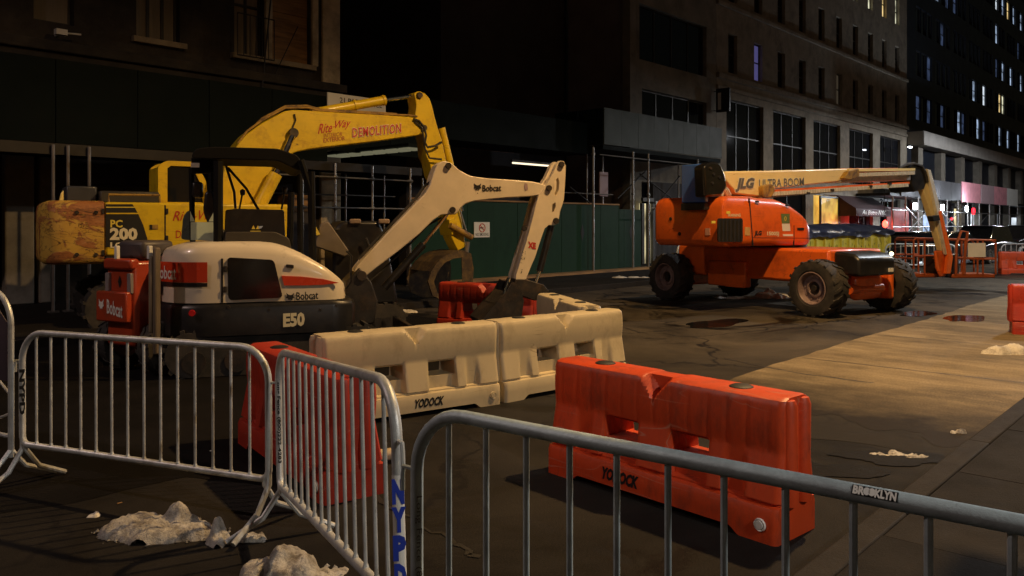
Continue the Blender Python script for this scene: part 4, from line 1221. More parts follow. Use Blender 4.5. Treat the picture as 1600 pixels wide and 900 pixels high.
MB().holed(T2(E, Ap, -AW), [T2(E, Hp, -AW), T2(E, Hq, -AW)], -AW, -AW + .11).holed(T2(E, Ap, -AW), [T2(E, Hp, -AW), T2(E, Hq, -AW)], AW - .11, AW).build('arm', CREAM_W, E)
MB().prism(T2(E, [(843, 310), (856, 318), (848, 355), (832, 405), (819, 438), (808, 438), (822, 385), (833, 345)], -.06), -AW + .1, AW - .1).build('arm_core', CREAM_W, E)
for (x, y) in ((877, 257), (868.5, 345), (857.5, 294)): pxdisc(E, x, y, .045, -AW - .004, STEELD, 'pivot_pin', t=.03)
pxdisc(E, 819, 357, .04, -AW - .004, STEELD, 'pivot_pin', t=.03)
letter(E, 'XE', (826, 387), (837, 389), 9, -AW - .005, INK_R, bold=.05)
sc = MB(); rnd = random.Random(9)
for _ in range(16):
    x, y = rnd.uniform(816, 832), rnd.uniform(390, 425)
    if (y - 320) * -.23 + 845 - 8 < x + 4: x = 845 - (y - 320) * .23 - rnd.uniform(6, 14)
    sc.add([(p[0], -AW - .003, p[1]) for p in T2(E, [(x, y), (x + rnd.uniform(.8, 2), y + rnd.uniform(-1, 1)), (x + rnd.uniform(-.5, 1.5), y + rnd.uniform(1, 3.5))], -AW - .003)], [(0, 1, 2)])
sc.build('paint_chip', STEELD, E)
# cylinders
def cyl(o, a, b, c, y, rb, rr_, mb, name='cylinder'):
    A_, B_, C_ = T(o, *a, y), T(o, *b, y), T(o, *c, y)
    k = MB().tube(A_, B_, rb, 14).build(name, mb, o)
    MB().tube(B_, C_, rr_, 10).build('piston_rod', CHROME, k)
    return k
cyl(E, (600, 450), (661, 382), (700, 333), -.0, .055, .026, BLACKP)
cyl(E, (861, 353), (843, 424), (835, 447), -.10, .05, .024, BLACKP)
MB().tube(T(E, 796, 434, -.22), T(E, 777, 492, -.22), .022, 8).build('link_bar', CHROME, E)
MB().prism(T2(E, [(806, 436), (822, 436), (850, 445), (858, 455), (850, 468), (836, 470), (815, 462), (800, 452)], -.2), -.2, .2).build('bucket_link', STEELD, E, bevel=.01)
bk_ = [(800, 440), (812, 446), (818, 470), (813, 505), (790, 518), (758, 512), (752, 500), (772, 476), (790, 458)]
bkt = MB()
bkt.prism(T2(E, bk_, -.28), -.30, -.27).prism(T2(E, bk_, -.28), .27, .30)
bs = T2(E, bk_[3:] , -.28)
for p, q in zip(bs, bs[1:]): bkt.add([(p[0], -.29, p[1]), (q[0], -.29, q[1]), (q[0], .29, q[1]), (p[0], .29, p[1]), (p[0] + .02, -.29, p[1] + .02), (q[0] + .02, -.29, q[1] + .02), (q[0] + .02, .29, q[1] + .02), (p[0] + .02, .29, p[1] + .02)], [(0, 1, 2, 3), (4, 7, 6, 5), (0, 3, 7, 4), (1, 5, 6, 2)])
bkt.build('bucket', STEELD, E)
# canopy: roof, posts, seat, guards
cy0, cy1 = -.35, .9
rz0 = T(E, 400, 248, cy0).z
rf = rounded(T2(E, [(296, 243), (322, 232), (445, 231), (462, 237), (476, 250), (480, 262), (465, 263), (440, 252), (420, 249), (345, 249), (338, 268), (298, 270)], cy0), .04)
rf = [(p[0], p[1]) for p in rf]
sx0, sx1 = T(E, 298, 250, cy0).x, T(E, 478, 250, cy0).x
zt_, zm_ = T(E, 400, 231, cy0).z, T(E, 400, 250, cy0).z
MB().prism(rounded([(sx0, zm_), (sx0 + .05, zt_ - .03), (sx0 + .25, zt_), (sx1 - .35, zt_), (sx1 - .1, zt_ - .08), (sx1, zm_ - .12), (sx1 - .1, zm_ - .12), (sx1 - .35, zm_)], .05), cy0, cy1).build('canopy_roof', MATTE, E, bevel=.02)
def cpost(a, b, y, w=.075, m=MATTE):
    A_, B_ = T(E, *a, y), T(E, *b, y)
    return MB().path([A_, B_], w / 2 * 1.15, 8).build('canopy_post', m, E)
cpost((341, 384), (341, 252), cy0, .1); cpost((301, 380), (299, 262), cy0 + .5, .06)
cpost((453, 384), (455, 300), cy0, .075); cpost((489, 420), (486, 268), cy0 - .02, .085)
cpost((486, 300), (470, 250), cy0 - .02, .08); cpost((330, 384), (330, 250), cy1 - .06); cpost((470, 400), (468, 255), cy1 - .06)
MB().prism(T2(E, [(299, 247), (340, 247), (338, 270), (299, 272)], cy0 + .2), cy0 + .16, cy0 + .24).build('rear_header', MATTE, E, bevel=.01)
pq = MB().box((0, 0, 0), (.11, .05, .06)); q = T(E, 305, 258, cy0 + .14)
MB().box(q, (.10, .04, .055)).build('work_lamp', STICKER, E)
MB().prism(T2(E, [(298, 347), (336, 347), (336, 376), (298, 375)], cy0 + .2), cy0 + .19, cy0 + .22).build('rear_panel', PALEGREEN, E)
MB().prism(T2(E, [(297, 330), (304, 346), (297, 346)], cy0 + .2), cy0 + .19, cy0 + .22).prism(T2(E, [(334, 331), (334, 346), (326, 346)], cy0 + .2), cy0 + .19, cy0 + .22).build('rear_panel', PALEGREEN, E)
MB().prism(rounded(T2(E, [(283, 374), (286, 340), (292, 330), (300, 328), (300, 376)], cy1 - .2), .04), cy1 - .22, cy1 - .18).build('window_guard', mat('grey tinted plastic', (.10, .13, .12), .3), E)
seat = MB().prism(rounded(T2(E, [(318, 330), (321, 300), (333, 298), (342, 330), (348, 360), (385, 362), (386, 376), (335, 376)], .2), .05), .0, .48).build('seat', BLACKP, E, bevel=.03)
MB().box(T(E, 345, 305, .3) + Vector((-.28, -.1, .06)), (.13, .3, .2)).build('headrest', BLACKP, E, bevel=.03)
con = MB().prism(rounded(T2(E, [(350, 384), (352, 328), (370, 326), (444, 328), (446, 384)], cy0 + .02), .03), cy0 + .0, cy0 + .06).build('side_console', BLACKP, E, bevel=.01)
for i, x in enumerate((396, 403)):
    MB().add([(p[0], cy0 - .004, p[1]) for p in T2(E, [(x - 3, 358), (x + 3, 358), (x, 352)], cy0 - .004)], [(0, 1, 2)]).build('warning_sticker', INK_Y, E)
MB().prism(T2(E, [(391, 360.5), (407, 360.5), (407, 361.8), (391, 361.8)], cy0 - .004), cy0 - .005, cy0 - .003).build('warning_sticker', INK_Y, E)
MB().prism(T2(E, [(404, 353.5), (411, 353), (408, 357), (404, 357)], cy0 - .004), cy0 - .005, cy0 - .003).build('warning_sticker', mat('pale blue sticker', (.4, .5, .75), .4), E)
for (x, y, h) in ((374, 327, 26), (440, 327, 30)):
    a_, b_ = T(E, x, y, .1), T(E, x + 5, y - h, .1)
    MB().tube(a_, b_, .014, 6).lathe([(.001, -.04), (.03, -.03), (.035, .03), (.001, .05)], b_, 'z', 10).build('control_lever', BLACKP, E)
hs = MB()
for (p0, p1, p2) in (((352, 255), (366, 300), (368, 326)), ((356, 262), (385, 295), (404, 328))):
    hs.path([T(E, *p0, cy1 - .1), T(E, *p1, cy1 - .1), T(E, *p2, cy1 - .1)], .018, 8)
hs.build('frame_brace', BLACKP, E)
MB().prism(rounded(T2(E, [(350, 385), (352, 362), (430, 362), (452, 372), (456, 392), (420, 386)], cy0 - .05), .04), cy0 - .06, cy0 + .3).build('floor_cowl', mat('brown grey cowl', (.035, .03, .022), .6), E, bevel=.02)
# swing post, blade, tracks
MB().prism(T2(E, [(540, 440), (562, 418), (580, 440), (590, 470), (585, 505), (545, 512), (538, 480)], -.2), -.22, .22).build('swing_post', STEELD, E, bevel=.02)
sxm = (ss + sf) / 2 - .1
MB().lathe([(.001, .40), (.55, .40), (.55, zlow + .05), (.001, zlow + .05)], (sxm, 0, 0), 'z', 28).build('slew_ring', STEELD, E)
MB().span((sxm - .7, -.45, .2), (sxm + .7, .45, .40)).build('undercarriage', STEELD, E, bevel=.02)
tracks(E, sxm - 1.25, sxm + 1.25, (-.78, .78), .40, .52)
bx = sxm + 1.75
MB().span((bx, -.98, .06), (bx + .06, .98, .42)).span((bx - .65, -.45, .2), (bx, -.33, .32)).span((bx - .65, .33, .2), (bx, .45, .32)).build('dozer_blade', STEELD, E, bevel=.01)
hz = MB()
for dy in (-.05, .0, .05):
    hz.path([T(E, 572, 445, dy), T(E, 600, 420, dy), T(E, 640, 382, dy + .05), T(E, 668, 352, dy + .02), T(E, 690, 340, dy)], .014, 6)
hz.build('hydraulic_hose', RUBBER, E); hz = MB()
hz.path([T(E, 676, 282, -.02), T(E, 664, 290, -.05), T(E, 650, 310, -.02), T(E, 610, 352, 0), T(E, 560, 405, 0)], .02, 6)
hz.build('hydraulic_hose', RUBBER, E)

# ---------------------------------------------------------------- yellow excavator
K = thing('crawler_excavator', 'big yellow crawler excavator with peeling rusty counterweight and lettered boom', 'excavator', -5.9, 14.9, 33)
HK = 1.2
nk = -HK
kf = T(K, 452, 330, nk).x; ks_ = T(K, 163, 360, nk).x; kr = solve_tail(K, 56, Outline(kf, ks_, HK, 22, .42, .1))
kz0 = T(K, 200, 400, nk).z; kz1 = T(K, 200, 316, nk).z
KO = densify(house_outline(kf, ks_, kr, HK, 22, .42, .1))
iKs = [i for i, p in enumerate(KO) if p[0] <= ks_ + .01]
KB = [p for p in KO]
body = MB().span((ks_ + .012, nk, kz0), (kf, HK, kz1)).build('engine_house', YELLOW, K, bevel=.04)
CWO = [(ks_, nk)] + [p for p in KO if p[0] < ks_ - .005] + [(ks_, HK)]
loft(CWO, kz0 - .12, lambda x: kz1 + .02, [0, .04, .10, .84, .93, .975, 1.0], [.07, .02, .0, .0, .02, .06, .14], cx=ks_).build('counterweight', RUST, K, angle=45)
gpn = T(K, 258, 350, nk).x
MB().span((gpn - .012, nk - .004, kz0 + .02), (gpn + .012, nk + .02, kz1 - .04)).build('panel_gap', STEELD, K)
dk = T2(K, [(165, 319), (207, 319), (215, 332), (224, 352), (230, 372), (232, 386), (165, 386)], nk - .006)
MB().prism(dk, nk - .006, nk + .01).build('dark_decal', INK, K)
for (y0, y1, x1, m_) in ((323, 324.6, 211, INK_Y), (332.5, 334.5, 217, YELLOW)):
    MB().prism(T2(K, [(166, y0), (x1, y0), (x1 + 2, y1), (166, y1)], nk - .009), nk - .009, nk - .004).build('trim_stripe', m_, K)
letter(K, 'PC', (173, 355), (191, 355), 11, nk - .01, INK_Y, bold=.03)
letter(K, '200', (173, 374), (213.5, 374), 17, nk - .01, INK_C, bold=.05)
letter(K, 'LC', (173, 387), (190, 387), 8, nk - .01, INK_C, bold=.04)
MB().prism(T2(K, [(234, 351), (247, 351), (247, 358.5), (234, 358.5)], nk - .008), nk - .008, nk + .01).build('door_latch', YELLOW_W, K)
MB().prism(T2(K, [(234, 351), (238, 351), (238, 358.5), (234, 358.5)], nk - .012), nk - .012, nk - .007).build('latch_pull', INK, K)
letter(K, 'Rite-Way', (270, 350), (345, 347), 20, nk - .008, INK_R, shear=.35)
letter(K, 'DEMOLITION', (275, 372), (350, 369), 12, nk - .008, INK_R)
MB().prism(T2(K, [(92, 315), (95, 302), (99, 297), (99, 312), (97, 316)], -.3), -.36, -.24).build('exhaust_pipe', mat('bright yellow pipe', (.85, .7, .25), .3), K, bevel=.01)
MB().span((T(K, 102, 310, .2).x, .0, kz1 + .025), (T(K, 150, 310, .2).x, HK - .15, kz1 + .30)).build('engine_hood', mat('blue grey hood', (.045, .05, .06), .4), K, bevel=.03)
MB().span((T(K, 152, 310, .2).x, -.2, kz1 + .004), (T(K, 243, 310, .2).x, HK - .1, kz1 + .22)).build('engine_hood', mat('dark hood', (.03, .028, .024), .5), K, bevel=.03)
# cab on the far side
c0_, c1_ = .2, HK - .02
cz1 = T(K, 260, 251, c0_).z; cx0 = T(K, 247, 300, c0_).x; cx1 = T(K, 322, 300, c0_).x
cabo = rounded([(cx0, kz1 - .02), (cx0 + .0, cz1 - .1), (cx0 + .14, cz1), (cx1 - .2, cz1), (cx1, cz1 - .35), (cx1 + .05, kz1 - .02)], .06)
cabi = [(cx0 + .16, kz1 + .05), (cx0 + .16, cz1 - .14), (cx0 + .22, cz1 - .09), (cx1 - .25, cz1 - .09), (cx1 - .1, cz1 - .4), (cx1 - .05, kz1 + .05)]
MB().holed(cabo, [cabi], c0_, c0_ + .09).holed(cabo, [cabi], c1_ - .09, c1_).span((cx0 + .005, c0_ + .0905, kz1 - .02), (cx0 + .1, c1_ - .0905, cz1 - .12)).span((cx0 + .18, c0_ + .0905, cz1 - .08), (cx1 - .26, c1_ - .0905, cz1 - .004)).build('cab', YELLOW, K)
MB().prism(cabi, c0_ + .035, c0_ + .05).build('cab_window', GLASS_D, K)
MB().prism(cabi, c1_ - .05, c1_ - .035).build('cab_window', GLASS_D, K)
# boom
KY = .30
Kb = [(343, 335), (345, 290), (352, 257), (370, 228), (385, 210), (410, 192), (445, 173.5), (459, 171.5), (500, 174), (560, 177.5), (641, 182.5), (655, 186), (661, 194), (661, 205), (655, 211), (585, 221), (515, 229), (482, 233), (461, 238), (444, 247), (424, 268), (408, 300), (396, 335)]
MB().prism(rounded(T2(K, Kb, -KY), .05, 2), -KY, KY).build('boom', YELLOW, K, bevel=.02)
letter(K, 'Rite', (497, 209), (519, 206), 15, -KY - .009, INK_R, shear=.4, bold=.01)
letter(K, 'Way', (524, 204), (548, 201), 15, -KY - .009, INK_R, shear=.4, bold=.01)
letter(K, '-', (520.5, 199), (523, 198.5), 1.2, -KY - .009, INK_R)
letter(K, 'INTERIOR', (506, 215), (535, 212.5), 6.5, -KY - .008, INK_BR)
letter(K, 'EXTERIOR', (505.5, 222.5), (539, 219), 6.5, -KY - .008, INK_BR, bold=.02)
letter(K, 'DEMOLITION', (551, 214.5), (626.5, 207), 14, -KY - .012, INK_R, bold=.015, space=1.12, back=INK_C, grow=.16)
pxdisc(K, 458, 208, .10, -KY - .06, STEELD, 'pivot_pin', t=.07)
def kcyl(a, b, c, y, rb, rr_): return cyl(K, a, b, c, y, rb, rr_, YELLOW)
kcyl((399, 334), (431, 272), (457, 212), -KY - .16, .125, .055)
kcyl((387, 334), (417, 272), (457, 212), KY + .16, .125, .055)
c_ = kcyl((492, 176), (601, 156.5), (655, 149), -.02, .095, .045)
for x, y in ((601, 156.5), (556, 164)):
    p = T(K, x, y, -.02); q = T(K, x - 4, y + .7, -.02)
    MB().tube(p, q, .112, 14).build('gland', YELLOW, c_)
MB().prism(T2(K, [(484, 177), (490, 168), (498, 168), (504, 179)], -.1), -.14, .10).build('cylinder_bracket', YELLOW_W, K)
pp = MB()
pp.path([T(K, *p, -KY + .05) for p in ((372, 224), (386, 205), (411, 187), (446, 168.5), (482, 168), (500, 173), (560, 176), (600, 179), (640, 180), (652, 182))], .022, 6)
pp.path([T(K, *p, -KY + .14) for p in ((372, 222), (410, 185), (446, 166), (480, 165), (500, 171), (620, 178))], .022, 6)
pp.build('boom_pipe', YELLOW_W, K)
hk = MB()
hk.path([T(K, *p, -KY - .05) for p in ((646, 186), (655, 189), (663, 199), (666, 212), (664, 222), (668, 230), (680, 228), (690, 222))], .026, 6)
hk.path([T(K, *p, -KY - .03) for p in ((648, 190), (659, 200), (662, 214), (664, 232), (671, 247), (690, 249))], .022, 6)
hk.build('hydraulic_hose', RUBBER, K); hk = MB()
hk.path([T(K, *p, -KY - .03) for p in ((460, 178), (462, 188), (457, 200), (457, 207))], .016, 6)
hk.build('hydraulic_hose', RUBBER, K)
KA = [(647, 146), (652, 143), (657, 142.5), (664, 146), (671, 153), (675, 164), (680, 185), (685, 202), (690, 217), (697, 250), (708, 290), (722, 345), (728, 385), (716, 392), (706, 372), (694, 325), (684, 290), (676, 275), (672, 257), (666, 243), (664, 222), (662, 212), (655, 205), (648, 185), (651, 165), (649, 154)]
MB().prism(rounded(T2(K, KA, -.20), .03, 2), -.20, .20).build('arm', YELLOW, K, bevel=.015)
for (x, y) in ((655, 149), (662, 200)): pxdisc(K, x, y, .07, -.21, STEELD, 'pivot_pin', t=.05)
kcyl((690, 200), (704, 258), (722, 330), -.05, .08, .045)
MB().tube(T(K, 703, 352, -.3), T(K, 737, 371, -.3), .07, 12).build('bucket_linkage', YELLOW_W, K)
MB().prism(T2(K, [(701, 343), (711, 340), (716, 355), (706, 368)], -.26), -.27, .27).build('linkage_plate', YELLOW, K, bevel=.01)
MB().tube(T(K, 718, 326, -.27), T(K, 728, 360, -.27), .02, 8).tube(T(K, 731, 378, -.27), T(K, 728, 402, -.27), .05, 8).build('linkage_rod', PIPE, K)
kb = [(667, 440), (672, 424), (681, 410), (692, 400), (706, 394), (722, 391), (734, 396), (738, 420), (736, 455), (720, 470), (692, 470), (674, 462)]
ki = [(676, 440), (682, 425), (692, 411), (706, 404), (720, 402), (727, 420), (726, 450), (700, 462), (682, 458)]
bb = MB().holed(T2(K, kb, -.5), [T2(K, ki, -.5)], -.56, -.50).prism(T2(K, kb, -.5), .46, .5)
kq = T2(K, kb[1:7], -.5)
for p, q in zip(kq, kq[1:]): bb.add([(p[0], -.5, p[1]), (q[0], -.5, q[1]), (q[0], .5, q[1]), (p[0], .5, p[1])], [(0, 1, 2, 3)])
bb.build('bucket', BUCKET, K)
MB().prism(T2(K, [(721, 402), (737, 402), (736, 440), (722, 440)], -.57), -.585, -.565).build('bucket_ear', BUCKET, K)
tracks(K, kr + .6, kr + 4.5, (-1.0, 1.0), .55, .82)
MB().lathe([(.001, .82), (.9, .82), (.9, kz0 - .01), (.001, kz0 - .01)], (0, 0, 0), 'z', 28).span((-.9, -.75, .3), (.9, .75, .815)).build('undercarriage', STEELD, K)

# ---------------------------------------------------------------- orange boom lift
N_, L__, R_ = Vector((5.74, 15.45)), Vector((3.56, 18.85)), Vector((8.02, 16.88))
C_ = (L__ + R_) / 2
PHJ = 33
J = thing('boom_lift', 'orange telescopic boom lift with cream boom and big black tyres', 'lift', C_.x, C_.y, PHJ)
def jl(p, z=0.):
    dx, dd = p.x - C_.x, p.y - C_.y; a = radians(PHJ)
    return Vector((dx * cos(a) + dd * sin(a), -dx * sin(a) + dd * cos(a), z))
ax = (R_ - N_).normalized()         # axle direction in (lateral, depth)
ang_ax = atan2(ax.y, ax.x) - radians(PHJ)
WR, WWD = .56, .47
tt, rm, hb = wheel_meshes(WR, WWD)
tm, rmm, hbm = tt.mesh('wheel', RUBBER), rm.mesh('rim', RIMG), hb.mesh('hub', STEELD)
M4 = L__ + R_ - N_
# tyre axis (mesh y) along the axle; outer face looks away from the chassis
near_rot = ang_ax - pi / 2
for p, flip in ((N_, 0), (L__, 0), (R_, pi), (M4, pi)):
    q = jl(p + ax * (WWD / 2 if flip == 0 else -WWD / 2), WR)
    w_ = link('wheel', tm, J, q, (0, random.uniform(0, 1), near_rot + flip))
    w_.rotation_euler = (Matrix.Rotation(near_rot + flip, 3, 'Z') @ Matrix.Rotation(random.uniform(0, 1), 3, 'Y')).to_euler()
    link('rim', rmm, w_); link('hub', hbm, w_)
# chassis in its own axes: X along axle (N->R), Y along wheelbase (N->L)
Ncol = jl(N_)
Rz = Matrix.Rotation(ang_ax, 3, 'Z')
def ch(x, y, z): return Ncol + Rz @ Vector((x, y, z))
TRK, WBS = (R_ - N_).length, (L__ - N_).length
def chbox(b, x0, x1, y0, y1, z0, z1):
    return b.add([ch(x, y, z) for x in (x0, x1) for y in (y0, y1) for z in (z0, z1)], [(0, 1, 3, 2), (4, 6, 7, 5), (0, 4, 5, 1), (2, 3, 7, 6), (0, 2, 6, 4), (1, 5, 7, 3)])
b = MB(); chbox(b, .50, TRK - .50, -.05, WBS + .1, .62, 1.30); b.build('chassis', ORANGE_J, J, bevel=.06)
b = MB(); chbox(b, .42, .62, 2.0, 3.1, .42, .98); b.build('side_box', ORANGE_J, J, bevel=.03)
b = MB()
tri = [(.40, 2.0, .55), (.40, 2.55, .42), (.40, 2.0, .42)]
b.add([ch(*p) for p in tri], [(0, 1, 2)]); b.build('corner_plate', ORANGE_J, J)
b = MB(); chbox(b, .42, TRK - .42, -.16, .20, .36, .74); b.build('front_axle', ORANGE_J, J, bevel=.04)
b = MB(); chbox(b, .42, TRK - .42, WBS - .2, WBS + .16, .36, .74); b.build('rear_axle', ORANGE_J, J, bevel=.04)
for x0 in (.47, TRK - .62):
    b = MB(); chbox(b, x0, x0 + .15, -.32, .3, .28, .86); b.build('steering_knuckle', ORANGE_J, J, bevel=.05)
b = MB()
p0, p1 = ch(.75, -.30, .52), ch(TRK - .9, -.30, .52)
b.tube(p0, p1, .09, 14); b.build('steering_cylinder', ORANGE_J, J)
b = MB(); chbox(b, .9, TRK - .9, -.36, -.1, .30, .84); b.build('oscillating_axle', ORANGE_J, J, bevel=.12)
b = MB()
prof = [(-.62, .80), (-.62, 1.12), (-.50, 1.22), (-.056, 1.27), (-.056, .80)]
vs = [ch(x, y, z) for x in (.62, TRK - .92) for y, z in prof]
n = len(prof)
b.add(vs, [tuple(range(n)), tuple(range(2 * n - 1, n - 1, -1))] + [(i, (i + 1) % n, n + (i + 1) % n, n + i) for i in range(n)])
b.build('end_hood', BLACKP, J, bevel=.05)
b = MB(); p = ch(TRK - 1.1, -.63, .90); b.box(p, (.12, .05, .07), Rz); b.build('sticker', STICKER, J)
b = MB()
tc_ = jl(C_); b.lathe([(.001, 1.29), (.72, 1.29), (.72, 1.40), (.001, 1.40)], (tc_.x, tc_.y, 0), 'z', 30); b.build('slew_ring', STEELD, J)
# turntable body
jy = -.95
def TX(o, px, py, x):
    """point of the thing's crosswise plane at its own x"""
    lat0, d0, ph, z0 = FR[o.name]
    la, da = lat0 + x * cos(ph), d0 + x * sin(ph)
    r = (px - 800) / F
    d = (la * cos(ph) + da * sin(ph)) / (r * cos(ph) + sin(ph))
    y = -(r * d - la) * sin(ph) + (d - da) * cos(ph)
    return Vector((x, y, HC - (py - HY) * d / F - z0))
jf, js = T(J, 1273, 365, jy).x, T(J, 1130, 365, jy).x
jr = solve_tail(J, 1031, Outline(jf, js, .95, 14, .55, .25))
JZ = interp([(T(J, x, y, jy).x, T(J, x, y, jy).z) for x, y in ((1000, 312), (1108, 308), (1120, 306), (1170, 306), (1185, 308.5), (1220, 311), (1238, 318), (1256, 332), (1266, 345), (1275, 358))])
JO = densify(house_outline(jf, js, jr, .95, 14, .55, .25), .12)
jz0 = T(J, 1170, 385, jy).z
loft(JO, jz0, JZ, [0, .06, .14, .78, .88, .95, 1.0], [.10, .03, 0, 0, .025, .07, .16], cx=(jf + js) / 2).build('turntable_cover', ORANGE_J, J, angle=50)
g = T(J, 1171, 350, jy).x
MB().prism(T2(J, [(1170.3, 310), (1171.7, 310), (1177.5, 384), (1176, 384)], jy - .004), jy - .005, jy + .02).build('panel_gap', DARKHOLE, J)
MB().prism(T2(J, [(1240.5, 352), (1241.3, 352), (1241.3, 386), (1240.5, 386)], jy - .004), jy - .004, jy + .02).build('panel_gap', DARKHOLE, J)
MB().prism(T2(J, [(1176, 371), (1270, 372), (1270, 372.8), (1176, 371.8)], jy - .004), jy - .004, jy + .02).build('body_crease', DARKHOLE, J)
MB().prism(rounded(T2(J, [(1121.5, 341), (1160.5, 341), (1160.5, 378), (1121.5, 378)], jy - .006), .06), jy - .01, jy + .01).build('radiator_opening', DARKHOLE, J)
mg = MB()
for k in range(7): mg.tube(T(J, 1123 + k * 6, 343, jy - .012), T(J, 1123 + k * 6, 376, jy - .012), .006, 4)
mg.build('radiator_grille', STEELD, J)
for (x, y) in ((1048, 342), (1062, 365.5)):
    p = TX(J, x, y, jr); MB().lathe([(.001, -.012), (.036, -.012), (.04, .004)], (jr - .002, p.y, p.z), 'x', 14).build('lifting_hole', DARKHOLE, J)
for x, y in ((1103.5, 325), (1107.5, 325)): pxdisc(J, x, y, .014, jy - .004, DARKHOLE, 'bolt', t=.01)
letter(J, 'JLG', (1179, 369.5), (1190, 369.5), 8.5, jy - .006, INK, shear=.2, bold=.06)
letter(J, '1500SJ', (1199, 369.5), (1217, 369.5), 7.5, jy - .006, INK_C, bold=.03)
MB().prism(T2(J, [(1220.5, 334), (1234, 334), (1234, 349), (1222, 349)], jy - .006), jy - .007, jy + .01).build('green_sticker', mat('dull green sticker', (.12, .18, .06), .5), J)
MB().prism(T2(J, [(1222, 349.5), (1234, 349.5), (1235, 361), (1223, 361)], jy - .006), jy - .007, jy + .01).build('pale_sticker', STICKER, J)
MB().prism(T2(J, [(1223, 366), (1239, 366), (1239, 369), (1224, 369)], jy - .006), jy - .007, jy + .01).build('pale_sticker', STICKER, J)
letter(J, '0', (1225.5, 345), (1229, 345), 7, jy - .009, INK_Y)
p = TX(J, 1106, 362, jr)
MB().span((jr - .012, p.y - .06, p.z - .07), (jr + .02, p.y + .06, p.z + .07)).build('data_plate', mat('pink plate', (.55, .28, .2), .5), J)
MB().prism(T2(J, [(1164, 355), (1172, 355), (1172, 368), (1164, 368)], jy - .006), jy - .007, jy + .01).build('data_plate', mat('buff plate', (.6, .35, .12), .5), J)
letter(J, 'WARNING', (1137, 338.5), (1157, 338.5), 4.5, jy - .006, INK_C, bold=.02)
# blue tank and black round housing at the boom foot
p0, p1 = TX(J, 1064, 258, jr - .14), TX(J, 1101, 328, jr - .14); pm = TX(J, 1082, 317, jr - .14)
MB().span((jr - .14, p1.y, pm.z), (jr - .015, p0.y, p0.z)).build('counterbalance_box', BLUE_T, J, bevel=.03)
MB().span((jr - .145, p1.y, p1.z), (jr - .02, p0.y, pm.z - .004)).build('box_foot', INK, J, bevel=.01)
MB().prism(rounded(T2(J, [(1096, 260), (1110, 253), (1122, 254), (1130, 272), (1133, 292), (1125, 306), (1098, 308)], -.72), .05), -.78, -.5).build('boom_pivot_housing', mat('black gloss housing', (.012, .012, .013), .16, coat=.8), J, bevel=.06)
for x, y in ((1110, 263), (1113, 286), (1124, 277), (1115, 272)):
    pxdisc(J, x, y, .03, -.785, STEELD, 'bolt', t=.02)
# boom
by = -.42
JB = [(1123, 268), (1200, 266.5), (1330, 263), (1333, 268), (1328, 276), (1310, 284), (1255, 290), (1200, 296), (1196, 307), (1185, 307), (1152, 303)]
MB().prism(T2(J, JB, by), by, .30).build('main_boom', CREAM_J, J, bevel=.03)
letter(J, 'JLG', (1150, 299), (1178, 298), 19.5, by - .01, INK_G, shear=.25, bold=.06, back=INK_W, grow=.16)
letter(J, 'ULTRA BOOM', (1186, 293.5), (1256, 290), 13, by - .01, INK_G, bold=.01, back=INK_W, grow=.12)
JS = [(1318, 262.8), (1428, 262.3), (1428, 273), (1318, 276)]
MB().prism(T2(J, JS, by + .06), by + .06, .22).build('telescopic_section', ORANGE_J, J, bevel=.02)
MB().prism(T2(J, [(1326, 263.5), (1429, 262.8), (1429, 266.5), (1326, 268)], by - .03), by - .05, by + .05).build('cream_stripe', CREAM_J, J)
MB().prism(T2(J, [(1296, 277), (1424, 272.5), (1424, 282), (1296, 286)], by + .02), by + .02, .16).build('inner_section', mat('bright steel section', (.70, .69, .67), .3, .2), J, bevel=.02)
MB().prism(T2(J, [(1195, 297), (1420, 284), (1420, 287.5), (1195, 301)], by - .03), by - .05, by + .02).build('orange_rail', ORANGE_J, J)
# cable carrier made of links
lk = MB()
def carrier(p0, p1, n, h, y, mm):
    a, b_ = T(J, *p0, y), T(J, *p1, y)
    d_ = (b_ - a) / n
    me = MB().box((0, 0, 0), (d_.length * .78, .07, h)).mesh('carrier_link', mm)
    for k in range(n):
        o_ = link('carrier_link', me, J, a + d_ * (k + .5), (0, -atan2(d_.z, d_.x), 0))
GALV_L = mat('bright zinc links', (.66, .64, .56), .4, .15, .15, 8)
carrier((1204, 303), (1418, 289), 56, .085, by - .07, GALV_L)
carrier((1330, 273.5), (1428, 270), 26, .085, by - .07, GALV_L)
MB().tube(T(J, 1186, 309, by - .05), T(J, 1330, 296.5, by - .05), .022, 8).build('carrier_tube', PIPE, J)
MB().prism(rounded(T2(J, [(1186, 291), (1200, 287), (1206, 296), (1200, 308), (1187, 309)], by - .02), .05), by - .12, by + .05).build('carrier_bracket', YELLOW_W, J, bevel=.01)
MB().prism(rounded(T2(J, [(1313, 279), (1320, 268), (1336, 264), (1337, 275), (1325, 281)], by - .02), .03), by - .12, by + .05).build('carrier_bracket', YELLOW_W, J, bevel=.01)
for k, (x, y) in enumerate(((1262, 302), (1300, 297), (1360, 291), (1390, 287))):
    MB().box(T(J, x, y, by - .1), (.09, .06, .05)).build('clamp', STEELD, J)
jh = MB()
for k in range(5):
    o_ = .05 * k
    jh.path([T(J, 1405 + 2 * k, 263, by + o_), T(J, 1416 + 2 * k, 257 - k * .4, by + o_), T(J, 1428, 255.5 + k * .3, by + o_), T(J, 1440, 259 + k * .5, by + o_), T(J, 1446, 270, by + o_), T(J, 1449, 285, by + o_)], .035, 6)
jh.build('hose_bundle', RUBBER, J)
hs = MB()
for k in range(3): hs.path([T(J, 1122 + k * 3, 306, by - .12), T(J, 1127 + k * 3, 292 - k, by - .16), T(J, 1131 + k * 3, 297, by - .16), T(J, 1135 + k * 3, 305, by - .12)], .03, 6)
hs.build('hose_bundle', GALV_L, J)
